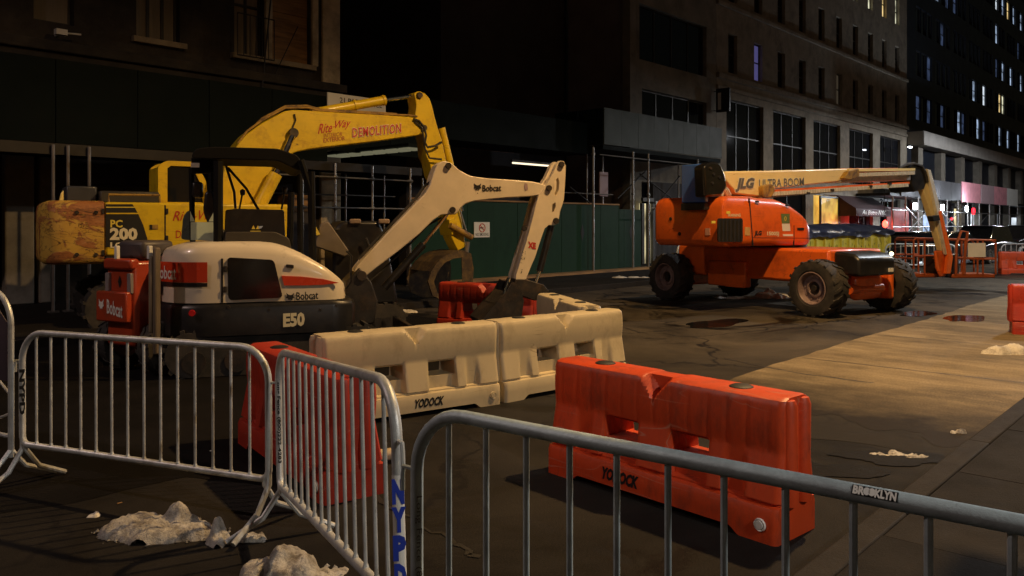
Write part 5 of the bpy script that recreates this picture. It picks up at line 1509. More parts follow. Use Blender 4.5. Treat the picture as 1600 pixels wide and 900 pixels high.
# knuckle and jib
MB().prism(rounded(T2(J, [(1424, 266), (1432, 260), (1446, 264), (1452, 276), (1444, 296), (1430, 300), (1424, 288)], by + .0), .04), by, .25).build('boom_tip_knuckle', BLACKP, J, bevel=.03)
MB().prism(T2(J, [(1432, 272), (1446, 266), (1466, 318), (1483, 392), (1470, 392), (1458, 350), (1444, 306)], by + .05), by + .02, by + .17).build('jib', CREAM_J, J, bevel=.02)
MB().prism(T2(J, [(1447, 264), (1452, 266), (1456, 280), (1484, 396), (1476, 398)], by - .02), by - .06, by + .02).build('jib_side_plate', GALV_L, J, bevel=.01)
MB().prism(T2(J, [(1464, 330), (1468, 329), (1486, 402), (1482, 428), (1475, 428), (1478, 400)], by - .02), by - .08, by + .01).build('jib_cylinder_cover', ORANGE_J, J, bevel=.02)
MB().prism(T2(J, [(1456, 338), (1466, 336), (1468, 344), (1458, 346)], by - .08), by - .1, by + .05).build('clamp', INK, J)
MB().prism(T2(J, [(1464, 392), (1480, 392), (1484, 410), (1480, 432), (1472, 433), (1466, 418)], by + .0), by + .03, by + .10).build('platform_mount', ORANGE_J, J, bevel=.03)
MB().prism(T2(J, [(1478, 398), (1498, 396), (1500, 430), (1480, 434)], by + .1), by + .1, .3).build('platform_rotator', BLACKP, J, bevel=.04)
# work platform, wide side across the boom
pc = T(J, 1478, 433, 0.)
zf = pc.z
pf = place('platform', None, None); pf.parent = J; pf.location = (pc.x + .05, 0, zf); pf.rotation_euler = (0, 0, radians(-40))
bpy.data.objects.remove(pf)
Rp = Matrix.Rotation(radians(-PHJ + 4), 3, 'Z')
def pl_(x, y, z): return Vector((pc.x, 0, zf)) + Rp @ Vector((x, y, z))
def invx(px, y):   # platform x for a picture column
    lat0, d0, ph, z0 = FR[J.name]
    best = None
    for k in range(400):
        x = -3 + 6 * k / 399
        v = pl_(x, y, 0)
        la = lat0 + v.x * cos(ph) - v.y * sin(ph); d_ = d0 + v.x * sin(ph) + v.y * cos(ph)
        e = abs(800 + F * la / d_ - px)
        if best is None or e < best[0]: best = (e, x)
    return best[1]
xa, xb, xm, xn = invx(1396, -.45), invx(1556, -.45), invx(1466, -.45), invx(1488, -.45)
fl_ = MB().add([pl_(x, y, z) for x in (xn, xb) for y in (-.45, .45) for z in (0, .11)], [(0, 1, 3, 2), (4, 6, 7, 5), (0, 4, 5, 1), (2, 3, 7, 6), (0, 2, 6, 4), (1, 5, 7, 3)])
fl_.build('platform_floor', MESHY, J, bevel=.03)
fl_ = MB().add([pl_(x, y, z) for x in (xa, xm) for y in (-.45, .45) for z in (.02, .12)], [(0, 1, 3, 2), (4, 6, 7, 5), (0, 4, 5, 1), (2, 3, 7, 6), (0, 2, 6, 4), (1, 5, 7, 3)])
fl_.build('platform_floor', MESHY, J, bevel=.03)
def prail(*pts, r=.024): return MB().path([pl_(*p) for p in pts], r, 8).build('platform_rail', MESHY, J)
for y in (-.45, .45):
    prail((xn + .35, y, .1), (xn + .35, y, .95), (xn + .5, y, 1.02), (xb - .1, y, 1.0), (xb, y, .92), (xb, y, .1))
    prail((xn + .35, y, .52), (xb, y, .50))
    for x in (xn + .85, xb - .5): prail((x, y, .1), (x, y, 1.0))
    prail((xa + .55, y, .1), (xa + .55, y, 1.0), (xa + .62, y, 1.06), (xm - .05, y, 1.05), (xm, y, .95), (xm, y, .12))
    prail((xa + .55, y, .6), (xm, y, .6)); prail((xa + .85, y, .1), (xa + .85, y, 1.03))
for x in (xn + .35, xb, xm, xa + .55): prail((x, -.45, 1.0), (x, .45, 1.0)); prail((x, -.45, .52), (x, .45, .52))
prail((xn + .1, -.45, .1), (xn + .12, -.45, .9), (xn + .25, -.45, 1.25), (xn + .42, -.45, 1.22), (xn + .38, -.45, .9), (xn + .3, -.45, .1), r=.035)
sb_ = MB().add([pl_(x, y, z) for x in (xb - .78, xb - .3) for y in (-.48, -.46) for z in (.56, .93)], [(0, 1, 3, 2), (4, 6, 7, 5), (0, 4, 5, 1), (2, 3, 7, 6), (0, 2, 6, 4), (1, 5, 7, 3)])
sb_.build('white_panel', STICKER, J)

# ---------------------------------------------------------------- small orange loader at left
S = thing('compact_loader', 'small orange compact loader parked tail out beside the excavator', 'loader', -4.62, 9.5, 62)
hw = .26
# tail faces the camera: local x points away; faces at x = 0
def sp_(px, py):   # point on the tail plane x = 0
    lat0, d0, ph, z0 = FR[S.name]
    r = (px - 800) / F
    # (lat-lat0)*cos + (d-d0)*sin = 0
    d_ = (lat0 * cos(ph) + d0 * sin(ph)) / (r * cos(ph) + sin(ph))
    y = -(r * d_ - lat0) * sin(ph) + (d_ - d0) * cos(ph)
    return Vector((0, y, HC - (py - HY) * d_ / F))
yl, yr = sp_(164, 420).y, sp_(207, 420).y
zt_, zmid, zb_ = sp_(185, 408).z, sp_(185, 455).z, sp_(185, 500).z
MB().span((.02, yr, .35), (.62, yl, zt_)).build('body', ORANGE_B, S, bevel=.04)
yl2, yr2 = sp_(158, 470).y, sp_(205, 470).y
MB().span((-.07, yr2, zb_ - .02), (.015, yl2, zmid)).build('tail_guard', ORANGE_B, S, bevel=.02)
MB().span((-.03, yr, zt_ - .10), (.10, yl, zt_ + .03)).build('tail_lip', ORANGE_B, S, bevel=.03)
for yy in (yl - .05, yr + .05):
    MB().span((-.015, yy - .035, zt_ - .38), (.03, yy + .035, zt_ - .14)).build('tail_light', mat('grey lens', (.25, .22, .22), .25, coat=.5), S, bevel=.01)
MB().add([(.012, (yl + yr) / 2 + .03, zt_ - .24), (.012, (yl + yr) / 2, zt_ - .32), (.012, (yl + yr) / 2 - .03, zt_ - .24), (.012, (yl + yr) / 2, zt_ - .17)], [(0, 1, 2, 3)]).build('latch', DARKHOLE, S)
o1, o2 = sp_(176, 488), sp_(200, 496)
text3('Bobcat', (-.075, o1.y, o1.z), (0, o2.y - o1.y, o2.z - o1.z), (0, 0, .16), INK_W, S, bold=.02)
b = MB().add([(-.075, sp_(163, 0).y + (sp_(171, 0).y - sp_(163, 0).y) * a_, sp_(165, 482).z + .13 * q_) for a_, q_ in CAT], [tuple(range(len(CAT)))])
b.build('head_mark', INK_W, S)
MB().span((.15, yr + .02, zt_ + .01), (.6, yl - .02, zt_ + .24)).build('engine_deck', mat('plum grey deck', (.07, .06, .062), .5), S, bevel=.05)
for px in (183, 234):
    p = sp_(px, 384); q = sp_(px - 2, 405)
    MB().box((.0, p.y, (p.z + q.z) / 2), (.05, .045, abs(p.z - q.z))).build('lift_arm_pivot', STICKER, S, bevel=.008)
q = sp_(236, 400); q2 = sp_(232, 520)
MB().span((-.02, q.y - .03, max(.2, q2.z)), (.06, q.y + .03, q.z)).build('lift_arm', mat('tan arm paint', (.22, .17, .11), .6), S, bevel=.02)
MB().span((-.02, sp_(245, 400).y, .3), (.06, sp_(240, 400).y, q.z + .1)).build('lift_arm', mat('brown arm paint', (.14, .11, .08), .6), S, bevel=.02)
tt2, rm2, hb2 = wheel_meshes(.34, .22, 14)
a1, a2, a3 = tt2.mesh('wheel', RUBBER), rm2.mesh('rim', RIMG), hb2.mesh('hub', STEELD)
for x, y in ((.35, yl + .16), (1.1, yl + .16), (.35, yr - .13), (1.0, yr - .13)):
    w_ = link('wheel', a1, S, (x, y, .34), (0, 0, 0 if y < 0 else pi)); link('rim', a2, w_); link('hub', a3, w_)

# ---------------------------------------------------------------- black skid machine behind the white boom
Z = thing('site_machine', 'black tracked site machine behind the white digger boom', 'loader', -2.55, 13.3, 20)
z0_, z1_ = T(Z, 575, 400, -.5).z, T(Z, 575, 345, -.5).z
s0_, s1_ = T(Z, 520, 380, -.5).x, T(Z, 604, 380, -.5).x
MB().prism(rounded([(s0_, .5), (s0_, z1_ - .15), (s0_ + .15, z1_), (s1_ - .12, z1_), (s1_, z1_ - .25), (s1_ + .2, .5)], .08), -.5, .6).build('body', BLACKP, Z, bevel=.05)
for x in (555, 600): MB().box(T(Z, x, 346, -.52), (.18, .06, .08)).build('cab_lamp_bracket', mat('tan bracket', (.24, .17, .12), .6) if x == 555 else MATS['tan bracket'], Z, bevel=.02)
MB().prism(rounded(T2(Z, [(490, 385), (500, 350), (512, 345), (545, 392), (540, 402)], -.55), .05), -.6, -.5).build('lift_arm', mat('muddy arm', (.16, .13, .10), .7), Z, bevel=.02)
MB().prism(T2(Z, [(487, 352), (492, 351), (500, 366), (495, 368)], -.62), -.63, -.6).build('sticker', INK_Y, Z)
letter(Z, 'E50', (523, 359), (531, 359), 3, -.51, INK_G)
tracks(Z, s0_ - .1, s1_ + .3, (-.45, .55), .3, .5)
MB().path([T(Z, 602, 385, -.55), T(Z, 590, 392, -.6), T(Z, 578, 388, -.6), T(Z, 572, 372, -.6)], .02, 6).build('hydraulic_hose', RUBBER, Z)

# ---------------------------------------------------------------- hinges, rails, bolts and stickers on the machines
for (x, y) in ((352, 420), (352, 452)): MB().box(T(E, x, y, -HWE - .012), (.035, .03, .07)).build('hinge', STEELD, E, bevel=.006)
MB().prism(rounded(T2(E, [(447, 413), (459, 414), (459, 419), (447, 418)], -HWE - .01), .01), -HWE - .014, -HWE + .01).build('door_latch', BLACKP, E)
for (x, y) in ((357, 480), (420, 484), (500, 484), (525, 478)):
    p = T(E, x, y, -1.0); MB().lathe([(.001, -.02), (.018, -.02), (.022, 0)], (p.x, -1.0, p.z), 'y', 8).build('bolt', STEELD, E)
MB().path([T(E, 540, 452, -.8), T(E, 548, 440, -.8), T(E, 549, 400, -.8), T(E, 541, 392, -.8)], .014, 8).build('grab_rail', BLACKP, E)
for (a_, b_) in (((170, 318), (250, 318)),):
    q = [T(K, a_[0], 316, nk + .1), T(K, a_[0], 304, nk + .1), T(K, b_[0], 305, nk + .1), T(K, b_[0], 317, nk + .1)]
    MB().path(q, .018, 8).build('handrail', YELLOW_W, K)
for (x, y) in ((261, 330), (261, 372), (161, 330), (161, 395)): MB().box(T(K, x, y, nk - .01), (.04, .03, .09)).build('hinge', STEELD, K, bevel=.006)
for y in (332, 398):
    for x in (120, 150): 
        p = T(K, x, y, nk); MB().lathe([(.001, -.025), (.03, -.025), (.036, 0)], (p.x, nk - .001, p.z), 'y', 6).build('bolt', STEELD, K)
MB().span((ks_ + .02, nk - .02, kz0 - .10), (kf, nk + .1, kz0 - .004)).build('sill_beam', STEELD, K, bevel=.01)
for (x, y) in ((1183, 315), (1230, 321)): MB().box(T(J, x, y, jy - .004), (.10, .03, .035)).build('hinge', STEELD, J, bevel=.005)
MB().prism(rounded(T2(J, [(1246, 356), (1256, 356), (1256, 360), (1246, 360)], jy - .006), .01), jy - .012, jy + .01).build('door_latch', BLACKP, J)
for (x, y) in ((1135, 330), (1112, 345)): MB().prism(T2(J, [(x, y), (x + 6, y), (x + 6, y + 4), (x, y + 4)], jy - .004), jy - .006, jy + .01).build('warning_sticker', INK_Y, J)
# ================================================================ water filled barriers
BL, BH = 1.83, .81
def barrier_mesh(scal):
    xs = set()
    for k in range(-61, 62): xs.add(round(k * .015, 4))
    xs = sorted(xs)
    zs = [.0, .05, .10, .17, .20, .207, .219, .228, .28, .345, .37, .42, .48, .50, .525, .58, .64, .67, .70, .72, .74, .76, .78, .795, .81]
    def sm(a, b, x):
        t = max(0, min(1, (x - a) / (b - a))); return t * t * (3 - 2 * t)
    def wd(x, z):
        a = abs(x)
        if z <= .20: w = .228 - .012 * (z > .18)
        elif z < .222: w = .178
        elif z < .50:
            t = (z - .22) / .28
            butt = .205 - .055 * t
            rec = .125 + .0 * t if .11 < a < .44 else (.150 if .52 < a < .70 else None)
            if rec is None: w = butt
            else:
                # triangular buttresses: the recess widens towards the top
                c, hwid = (.275, .165) if a < .5 else (.61, .09)
                m = 1 - sm(hwid - .045, hwid, abs(a - c))
                w = butt + (min(rec, butt) - butt) * m
        else:
            t = (z - .50) / .31
            w = .150 + .012 * sin(pi * min(1, t * 1.1))
            w -= .035 * sm(.955, 1.0, t) + .012 * sm(.88, .96, t)
            w -= scal * (1 if abs((a * 7.3) % 1 - .5) > .42 else 0) * (1 - sm(.8, .9, t))
            nt = (z - .665) / .145
            if nt > 0: w += (.07 - w) * max(0, min(1, (.125 * nt - a) / .03)) if w > .07 else 0
        if a > .885: w -= .022 * ((a - .885) / .03) ** 2
        return w
    def zz(x, z):
        if z == 0.0: return .045 * sm(.66, .60, abs(x)) if False else .045 * (1 - sm(.60, .68, abs(x)))
        return z
    hole = lambda x0, x1, z0, z1: .13 < abs((x0 + x1) / 2) < .42 and .345 <= z0 and z1 <= .48
    nx, nz = len(xs), len(zs)
    b = MB()
    vs = []
    for sd in (-1, 1):
        for x in xs:
            for z in zs: vs.append((x, sd * wd(x, z), zz(x, z)))
    def I(s, i, k): return s * nx * nz + i * nz + k
    fs = []
    hc = set()
    for i in range(nx - 1):
        for k in range(nz - 1):
            if hole(xs[i], xs[i + 1], zs[k], zs[k + 1]): hc.add((i, k)); continue
            for s in (0, 1): fs.append((I(s, i, k), I(s, i + 1, k), I(s, i + 1, k + 1), I(s, i, k + 1)))
    for (i, k) in hc:
        for (di, dk, e) in ((-1, 0, ((i, k), (i, k + 1))), (1, 0, ((i + 1, k), (i + 1, k + 1))), (0, -1, ((i, k), (i + 1, k))), (0, 1, ((i, k + 1), (i + 1, k + 1)))):
            if (i + di, k + dk) not in hc:
                (a0, b0), (a1, b1) = e
                fs.append((I(0, a0, b0), I(0, a1, b1), I(1, a1, b1), I(1, a0, b0)))
    for i in range(nx - 1):
        fs.append((I(0, i, nz - 1), I(0, i + 1, nz - 1), I(1, i + 1, nz - 1), I(1, i, nz - 1)))
        fs.append((I(0, i, 0), I(0, i + 1, 0), I(1, i + 1, 0), I(1, i, 0)))
    for i in (0, nx - 1):
        for k in range(nz - 1): fs.append((I(0, i, k), I(0, i, k + 1), I(1, i, k + 1), I(1, i, k)))
    b.add(vs, fs)
    # interlocking knuckles at both ends, leaving a slot between them
    for sx in (-1, 1):
        for y in (-.075, .075):
            b.lathe([(.001, .20), (.055, .20), (.062, .3), (.050, .45), (.052, .76), (.040, .795), (.001, .80)], (sx * (BL / 2 - .012), y, 0), 'z', 14)
    return b
BSH = {}
CAPM = MB().lathe([(.001, .012), (.055, .012), (.072, .004), (.075, -.01)], (0, 0, 0), 'z', 20).mesh('cap', DARKHOLE)
PLUG = MB().lathe([(.001, -.012), (.022, -.012), (.026, -.004), (.034, -.010), (.038, .002)], (0, 0, 0), 'y', 18).mesh('drain_plug', STICKER)
def barrier(lat, d, deg, m, label, group, txt=True, flipt=0., plug=True, z=0, tilt=0):
    o = thing('traffic_barrier', label, 'barrier', lat, d, deg, z, group)
    if m.name not in BSH: BSH[m.name] = barrier_mesh(0 if m is PLASTIC_W else .004).mesh('shell', m, 32)
    link('shell', BSH[m.name], o)
    for x in (-.55, .55): link('cap', CAPM, o, (x, 0, BH))
    if plug: link('drain_plug', PLUG if m is not PLASTIC_W else PLUGC, o, (BL / 2 - .10, -.23, .10))
    if txt: text3('YODOCK', (flipt, -.2305, .085), (.30, 0, 0), (.012, 0, .075), INK, o, bold=.05, shear=.1)
    o.rotation_euler[0] = tilt
    return o
PLUGC = MB().lathe([(.001, -.012), (.022, -.012), (.026, -.004), (.034, -.010), (.038, .002)], (0, 0, 0), 'y', 18).mesh('drain_plug', PLASTIC_W)
def bar2(pl, pr, *a, **k):
    """barrier whose top edge runs between two plan points"""
    c = (Vector(pl) + Vector(pr)) / 2; e = Vector(pr) - Vector(pl)
    return barrier(c.x, c.y, math.degrees(atan2(e.y, e.x)), *a, **k)
GW, GO = 'cream water filled traffic barriers', 'orange water filled traffic barriers'
bar2((-1.74, 7.18), (-.24, 8.22), PLASTIC_W, 'cream barrier nearest the steel fence, left of its cream neighbour', GW, flipt=-.06)
bar2((-.20, 8.26), (1.18, 9.42), PLASTIC_W, 'cream barrier joined to the right end of the front cream one', GW, flipt=-.1)
bar2((.95, 9.78), (.50, 11.55), PLASTIC_W, 'cream barrier turned away behind the cream pair', GW, txt=False)
bar2((.42, 5.99), (1.64, 4.62), PLASTIC_O, 'big orange barrier in the foreground behind the grey steel fence', GO, flipt=-.38)
bar2((-1.28, 13.9), (.50, 12.85), PLASTIC_R, 'red barrier behind the black bucket of the white digger', GO, txt=False)
bar2((-2.08, 6.75), (-1.02, 5.25), PLASTIC_R, 'red barrier seen through the bars of the slanted steel fence', GO, txt=False)
bar2((8.25, 13.3), (9.9, 12.5), PLASTIC_R, 'dark red barrier cut by the right edge of the photo', GO, txt=False)
bar2((17.6, 29.0), (19.35, 28.5), PLASTIC_O, 'orange barrier beside the lift basket far down the street', GO, txt=False)
bar2((19.4, 28.4), (21.15, 27.9), PLASTIC_O, 'orange barrier at the far right end beyond the lift basket', GO, txt=False)

# ================================================================ steel crowd barricades
def barricade(lat0, d0, lat1, d1, L_, z0, z1, m, label, group, nbars=14, top=1.06, low=.29, rr=.021, feet=(1, 1), barr=.0085):
    dv = Vector((lat1 - lat0, d1 - d0)).normalized()
    o = thing('crowd_barricade', label, 'barricade', lat0, d0, math.degrees(atan2(dv.y, dv.x)), z0, group)
    slope = atan2(z1 - z0, L_)
    o.rotation_euler = (Matrix.Rotation(o.rotation_euler[2], 3, 'Z') @ Matrix.Rotation(-slope, 3, 'Y')).to_euler()
    R = .20
    pts = []
    for cx, cz, a0 in ((R, top - R, pi), (L_ - R, top - R, pi / 2)):
        for k in range(9):
            a = a0 - (pi / 2) * k / 8
            pts.append((cx + R * cos(a), 0, cz + R * sin(a)))
    r2 = .05
    pts += [(L_, 0, low + r2), (L_ - .015, 0, low + .015), (L_ - r2, 0, low)] + [(r2, 0, low), (.015, 0, low + .015), (0, 0, low + r2)]
    MB().path(pts, rr, 12, closed=True).build('frame', m, o)
    me = MB().tube((0, 0, low + rr * .8), (0, 0, top - rr * .8), barr, 8).lathe([(barr * 1.05, low + rr * .7), (barr * 1.6, low + rr * .95), (barr * 1.05, low + rr * 1.6)], (0, 0, 0), 'z', 8).mesh('bar', m)
    for k in range(nbars): link('bar', me, o, (.14 + (L_ - .28) * k / (nbars - 1), 0, 0))
    for x, f in ((.0, feet[0]), (L_, feet[1])):
        if not f: continue
        s = 1 if x == 0 else -1
        MB().path([(x, 0, low + .12), (x, 0, .26), (x + .0, -.10, .12), (x, -.30, .018)], .017, 8).path([(x + s * .03, 0, low), (x + s * .03, .0, .26), (x + s * .03, .10, .12), (x + s * .03, .30, .018)], .017, 8).build('foot', m, o)
    MB().path([(-.02, 0, top - .20), (-.06, 0, top - .20), (-.065, 0, top - .23), (-.065, 0, top - .28)], .008, 6).path([(L_ + .015, 0, top - .20), (L_ + .055, 0, top - .20), (L_ + .06, 0, top - .23), (L_ + .06, 0, top - .28)], .008, 6).build('hook', m, o)
    return o
GB = 'steel crowd barricades in the foreground'
bC = barricade(-3.36, 5.52, -1.40, 4.70, 2.10, 0, .012, GALV, 'steel barricade at left in front of the black counterweight', GB)
bB = barricade(-1.33, 4.63, -.62, 3.24, 2.12, 0, .185, GALV, 'slanted steel barricade with blue police letters on its post', GB)
bA = barricade(-.31, 2.62, 1.02, 1.60, 2.25, .14, .14, GALV_B, 'nearest grey steel barricade with a borough name sticker on its top rail', GB, rr=.0215, barr=.0095)
dD = thing('mesh_barricade', 'tall barricade with a dark mesh panel at the far left edge', 'barricade', -3.44, 5.52, 180 - 28, 0, GB)
pts = []
for k in range(9):
    a = 0 + pi / 2 * k / 8
    pts.append((.24 - .24 * cos(a), 0, 1.10 + .24 * sin(a)))
MB().path([(0, 0, .20)] + pts + [(1.9, 0, 1.34), (2.1, 0, 1.2), (2.1, 0, .2)], .019, 10).path([(0, 0, .34), (2.1, 0, .34)], .016, 8).build('frame', GALV, dD)
MB().path([(0, 0, .62), (.5, 0, .95), (1.2, 0, 1.3)], .009, 6).path([(0, 0, .5), (.6, 0, .30)], .009, 6).path([(.0, 0, .95), (.8, 0, .4)], .009, 6).build('cross_brace', GALV, dD)
MB().prism([(.03, .72), (.03, 1.12), (.25, 1.31), (2.0, 1.31), (2.05, .72)], .004, .010).build('mesh_panel', PURPLE_D, dD)
MB().path([(0, 0, .25), (0, -.1, .12), (.0, -.32, .015)], .017, 8).path([(0, 0, .25), (0, .12, .12), (0, .34, .015)], .017, 8).build('foot', GALV, dD)
# police letters stacked on the post of the slanted barricade
L_ = 2.12
def round_patch(o, x, ang, rr_, z0, z1, m, half=70, name='post_sticker'):
    n = 11
    return MB().add([(x + rr_ * cos(a), rr_ * sin(a), z) for z in (z0, z1) for a in [radians(ang - half + 2 * half * k / (n - 1)) for k in range(n)]],
                    [(k, k + 1, n + 1 + k, n + k) for k in range(n - 1)]).build(name, m, o)
def post_text(o, txt, x, ang, rr_, z, w, h, m, down=False, bold=.03):
    """lettering on the outer side of a round post, read level or running down the post"""
    a = radians(ang)
    nrm, tan = Vector((cos(a), sin(a), 0)), Vector((-sin(a), cos(a), 0))
    c = Vector((x, 0, z)) + nrm * rr_
    if down: return text3(txt, c - tan * (h / 2), (0, 0, -w), tan * h, m, o, bold=bold)
    return text3(txt, c - tan * (w / 2), tan * w, (0, 0, h), m, o, bold=bold)
round_patch(bB, L_, -22, .0225, .36, .745, STICKER)
for k, ch_ in enumerate('NYPD'): post_text(bB, ch_, L_, -20, .0238, .655 - .095 * k, .034, .072, INK_BL, bold=.07)
post_text(bB, 'Long Fence (800)222-4283', 0, -16, .0225, .90, .48, .022, INK, True)
post_text(bA, 'Long Fence (800)222-4283', 0, -32, .0228, .78, .50, .024, INK_G, True, .0)
post_text(bC, 'NYPD', 0, -40, .0225, .80, .30, .030, INK, True, .05)
# sticker on the near top rail
def rail_x(px):
    lat0, d0, ph, z0 = FR[bA.name]
    r = (px - 800) / F
    d = (lat0 * sin(ph) - d0 * cos(ph)) / (r * sin(ph) - cos(ph))
    return (r * d - lat0) * cos(ph) + (d - d0) * sin(ph)
x0, x1 = rail_x(1337), rail_x(1403)
MB().add([(x, -(.0221) * cos(a) , 1.06 + .0221 * sin(a)) for x in (x0 - .004, x1 + .004) for a in [radians(8 + 62 * k / 6) for k in range(7)]], [(k, k + 1, 8 + k, 7 + k) for k in range(6)]).build('sticker', INK, bA)
ta = radians(36)
O = Vector((x0, -.0231 * cos(ta), 1.06 + .0231 * sin(ta))) - Vector((0, sin(ta), cos(ta))) * -.0 
upv = Vector((0, sin(ta), cos(ta)))
O -= upv * .0085
text3('BR', O, ((x1 - x0) * .25, 0, 0), upv * .017, INK_W, bA, bold=.05)
text3('KLYN', O + Vector(((x1 - x0) * .52, 0, 0)), ((x1 - x0) * .48, 0, 0), upv * .017, INK_W, bA, bold=.05)
for q, s in ((.32, .8), (.44, 1.)):
    c = O + Vector(((x1 - x0) * q, 0, 0)) + upv * .009
    MB().add([c + Vector((cos(2 * pi * k / 12) * .0075, 0, 0)) + upv * sin(2 * pi * k / 12) * .009 for k in range(12)], [tuple(range(12))]).build('round_mark', INK_W if q > .4 else STICKER, bA)

# far barricade by the parked cars
bF = barricade(13.9, 29.9, 15.6, 29.3, 2.3, 0, 0, GALV, 'steel barricade in front of the car headlights far down the street', None, nbars=12, barr=.014, rr=.028)
bG = barricade(4.9, 23.8, 6.4, 25.3, 2.2, .13, .13, GALV, 'pale steel barricade behind the left wheel of the lift', None, nbars=12, barr=.02, rr=.03)
bH = barricade(18.2, 29.9, 20.3, 29.4, 2.3, 0, 0, GALV, 'steel barricade behind the far orange barriers', None, nbars=12, barr=.012, rr=.024)

# ================================================================ yellow container with tarpaulin
x0, x1 = facade_pt(1255, 395, 11.0).x, facade_pt(1391, 395, 11.0).x
DU = place('rubble_container', 'yellow rubble container under a navy tarpaulin beyond the lift', 'container', (x0, 11.0, 0))
LD = x1 - x0
MB().span((0, 0, .25), (LD, .06, 1.44)).span((0, 1.84, .25), (LD, 1.9, 1.44)).span((0, .06, .25), (.06, 1.84, 1.44)).span((LD - .06, .06, .25), (LD, 1.84, 1.44)).span((.06, .06, .25), (LD - .06, 1.84, .32)).build('hopper', DUMP, DU)
n = 12
rm_ = MB().box((0, 0, 0), (.07, .08, 1.0)).mesh('side_rib', DUMP)
for k in range(n): link('side_rib', rm_, DU, (.2 + (LD - .4) * k / (n - 1), -.04, .78))
MB().span((-.02, -.06, 1.445), (LD + .02, 0, 1.52)).build('top_lip', DUMP, DU)
for x in (.5, LD - .5): MB().lathe([(.001, -.05), (.14, -.05), (.14, .05), (.001, .05)], (x, .3, .14), 'y', 14).build('roller', STEELD, DU)
b = MB(); rnd = random.Random(3)
nu, rows = 60, 11
vs = []
for i in range(nu + 1):
    u = i / nu
    sag = .30 + .22 * noise.noise(Vector((u * 7, 1.7, 0))) + .12 * noise.noise(Vector((u * 21, .3, 0)))
    for k in range(rows):
        t = k / (rows - 1)
        wob = .06 * noise.noise(Vector((u * 18, t * 3, 4.)))
        if t < .45:
            s_ = t / .45
            y, z = -.10 - .04 * s_ + wob - .03 * sin(u * 40), 1.55 - (.06 + .55 * sag) * (1 - s_)
        else:
            s_ = (t - .45) / .55
            y, z = -.08 + s_ * 2.05, 1.56 + .30 * sin(pi * min(1, s_ * 1.0)) * (.7 + .4 * noise.noise(Vector((u * 5, 9, 0)))) + .10 * noise.noise(Vector((u * 16, s_ * 6, 2)))
        vs.append((-.08 + u * (LD + .16), y, z))
b.add(vs, [(i * rows + k, (i + 1) * rows + k, (i + 1) * rows + k + 1, i * rows + k + 1) for i in range(nu) for k in range(rows - 1)])
b.build('tarpaulin', TARP, DU, angle=70)
scr = MB()
for _ in range(46):
    u = rnd.uniform(.25, LD - .2); z = rnd.uniform(.95, 1.25)
    scr.tube((u, -.004, z), (u + rnd.uniform(-.12, .12), -.004, z - rnd.uniform(-.02, .2)), .008, 4)
scr.build('scribble', INK, DU)

# ================================================================ parked cars
def car(lat, d, deg, m, label, suv=False, lights=None, tail=None, l=4.6):
    o = thing('parked_car', label, 'car', lat, d, deg, 0, 'cars beyond the lift')
    hgt = 1.72 if suv else 1.46
    body = [(-l / 2, .38), (-l / 2 + .02, .75), (-l / 2 + .1, .92), (-l * .17, .98 if suv else .93), (l * .30, .92), (l / 2 - .15, .82), (l / 2, .62), (l / 2, .34), (l / 2 - .1, .24), (-l / 2 + .1, .24)]
    MB().prism(rounded(body, .1, 3), -.88, .88).build('body', m, o, bevel=.06)
    gh = [(-l * .46 if suv else -l * .36, .93), (-l * .40 if suv else -l * .24, hgt - .04), (-l * .2, hgt), (l * .06, hgt - .02), (l * .26, .92)]
    def cab(k, ins):
        b = MB(); vs = []
        for sd in (-1, 1):
            for x, z in gh:
                t = (z - .92) / (hgt - .92)
                vs.append((x, sd * (.82 - .16 * t + ins), z))
        n = len(gh)
        return b.add(vs, [tuple(range(n)), tuple(range(2 * n - 1, n - 1, -1))] + [(i, (i + 1) % n, n + (i + 1) % n, n + i) for i in range(n)])
    cab(0, 0).build('window_glass', GLASS_C, o, bevel=.03)
    MB().prism([(-l * .30, hgt - .02), (-l * .2, hgt + .015), (l * .05, hgt + .005), (l * .08, hgt - .03)], -.64, .64).build('roof', m, o, bevel=.02)
    wm = wheel_meshes(.33, .2, 1)
    for x in (-l * .31, l * .31):
        for y in (-.80, .80):
            w_ = link('wheel', CARW[0], o, (x, y, .33), (0, 0, 0 if y < 0 else pi)); link('rim', CARW[1], w_)
    for y in (-.62, .62):
        MB().lathe([(.001, .03), (.09, .02), (.12, -.05)], (l / 2 - .03, y, .66), 'x', 14).build('headlight', lights or GLASS_D, o)
        MB().box((-l / 2 + .02, y, .80), (.06, .26, .14)).build('tail_light', tail or RED_L, o, bevel=.02)
    MB().span((l / 2 - .02, -.4, .40), (l / 2 + .015, .4, .56)).build('grille', DARKHOLE, o)
    return o
_t = MB().lathe([(.19, -.09), (.22, -.1), (.30, -.1), (.33, -.07), (.33, .07), (.30, .1), (.19, .1), (.19, -.09)], n=26)
_r = MB().lathe([(.001, -.05), (.10, -.055), (.19, -.085), (.19, .09)], n=22)
CARW = (_t.mesh('wheel', RUBBER), _r.mesh('rim', GALV))
car(17.0, 34.6, 205, CAR_B, 'black car facing the camera with both headlights lit', lights=G_HEAD)
car(19.2, 36.0, 210, CAR_G, 'dark grey car behind the jib of the lift', lights=G_HEADW)
car(22.0, 37.8, 222, CAR_B, 'black tall car behind the lift basket', suv=True)
car(23.9, 34.8, 214, CAR_W, 'white car at the right edge behind the orange barriers', suv=False)
car(31.6, 50.0, 215, CAR_B, 'black car parked farthest down the street', suv=True)
gl_ = facade_pt(1388, 397, 11.2)
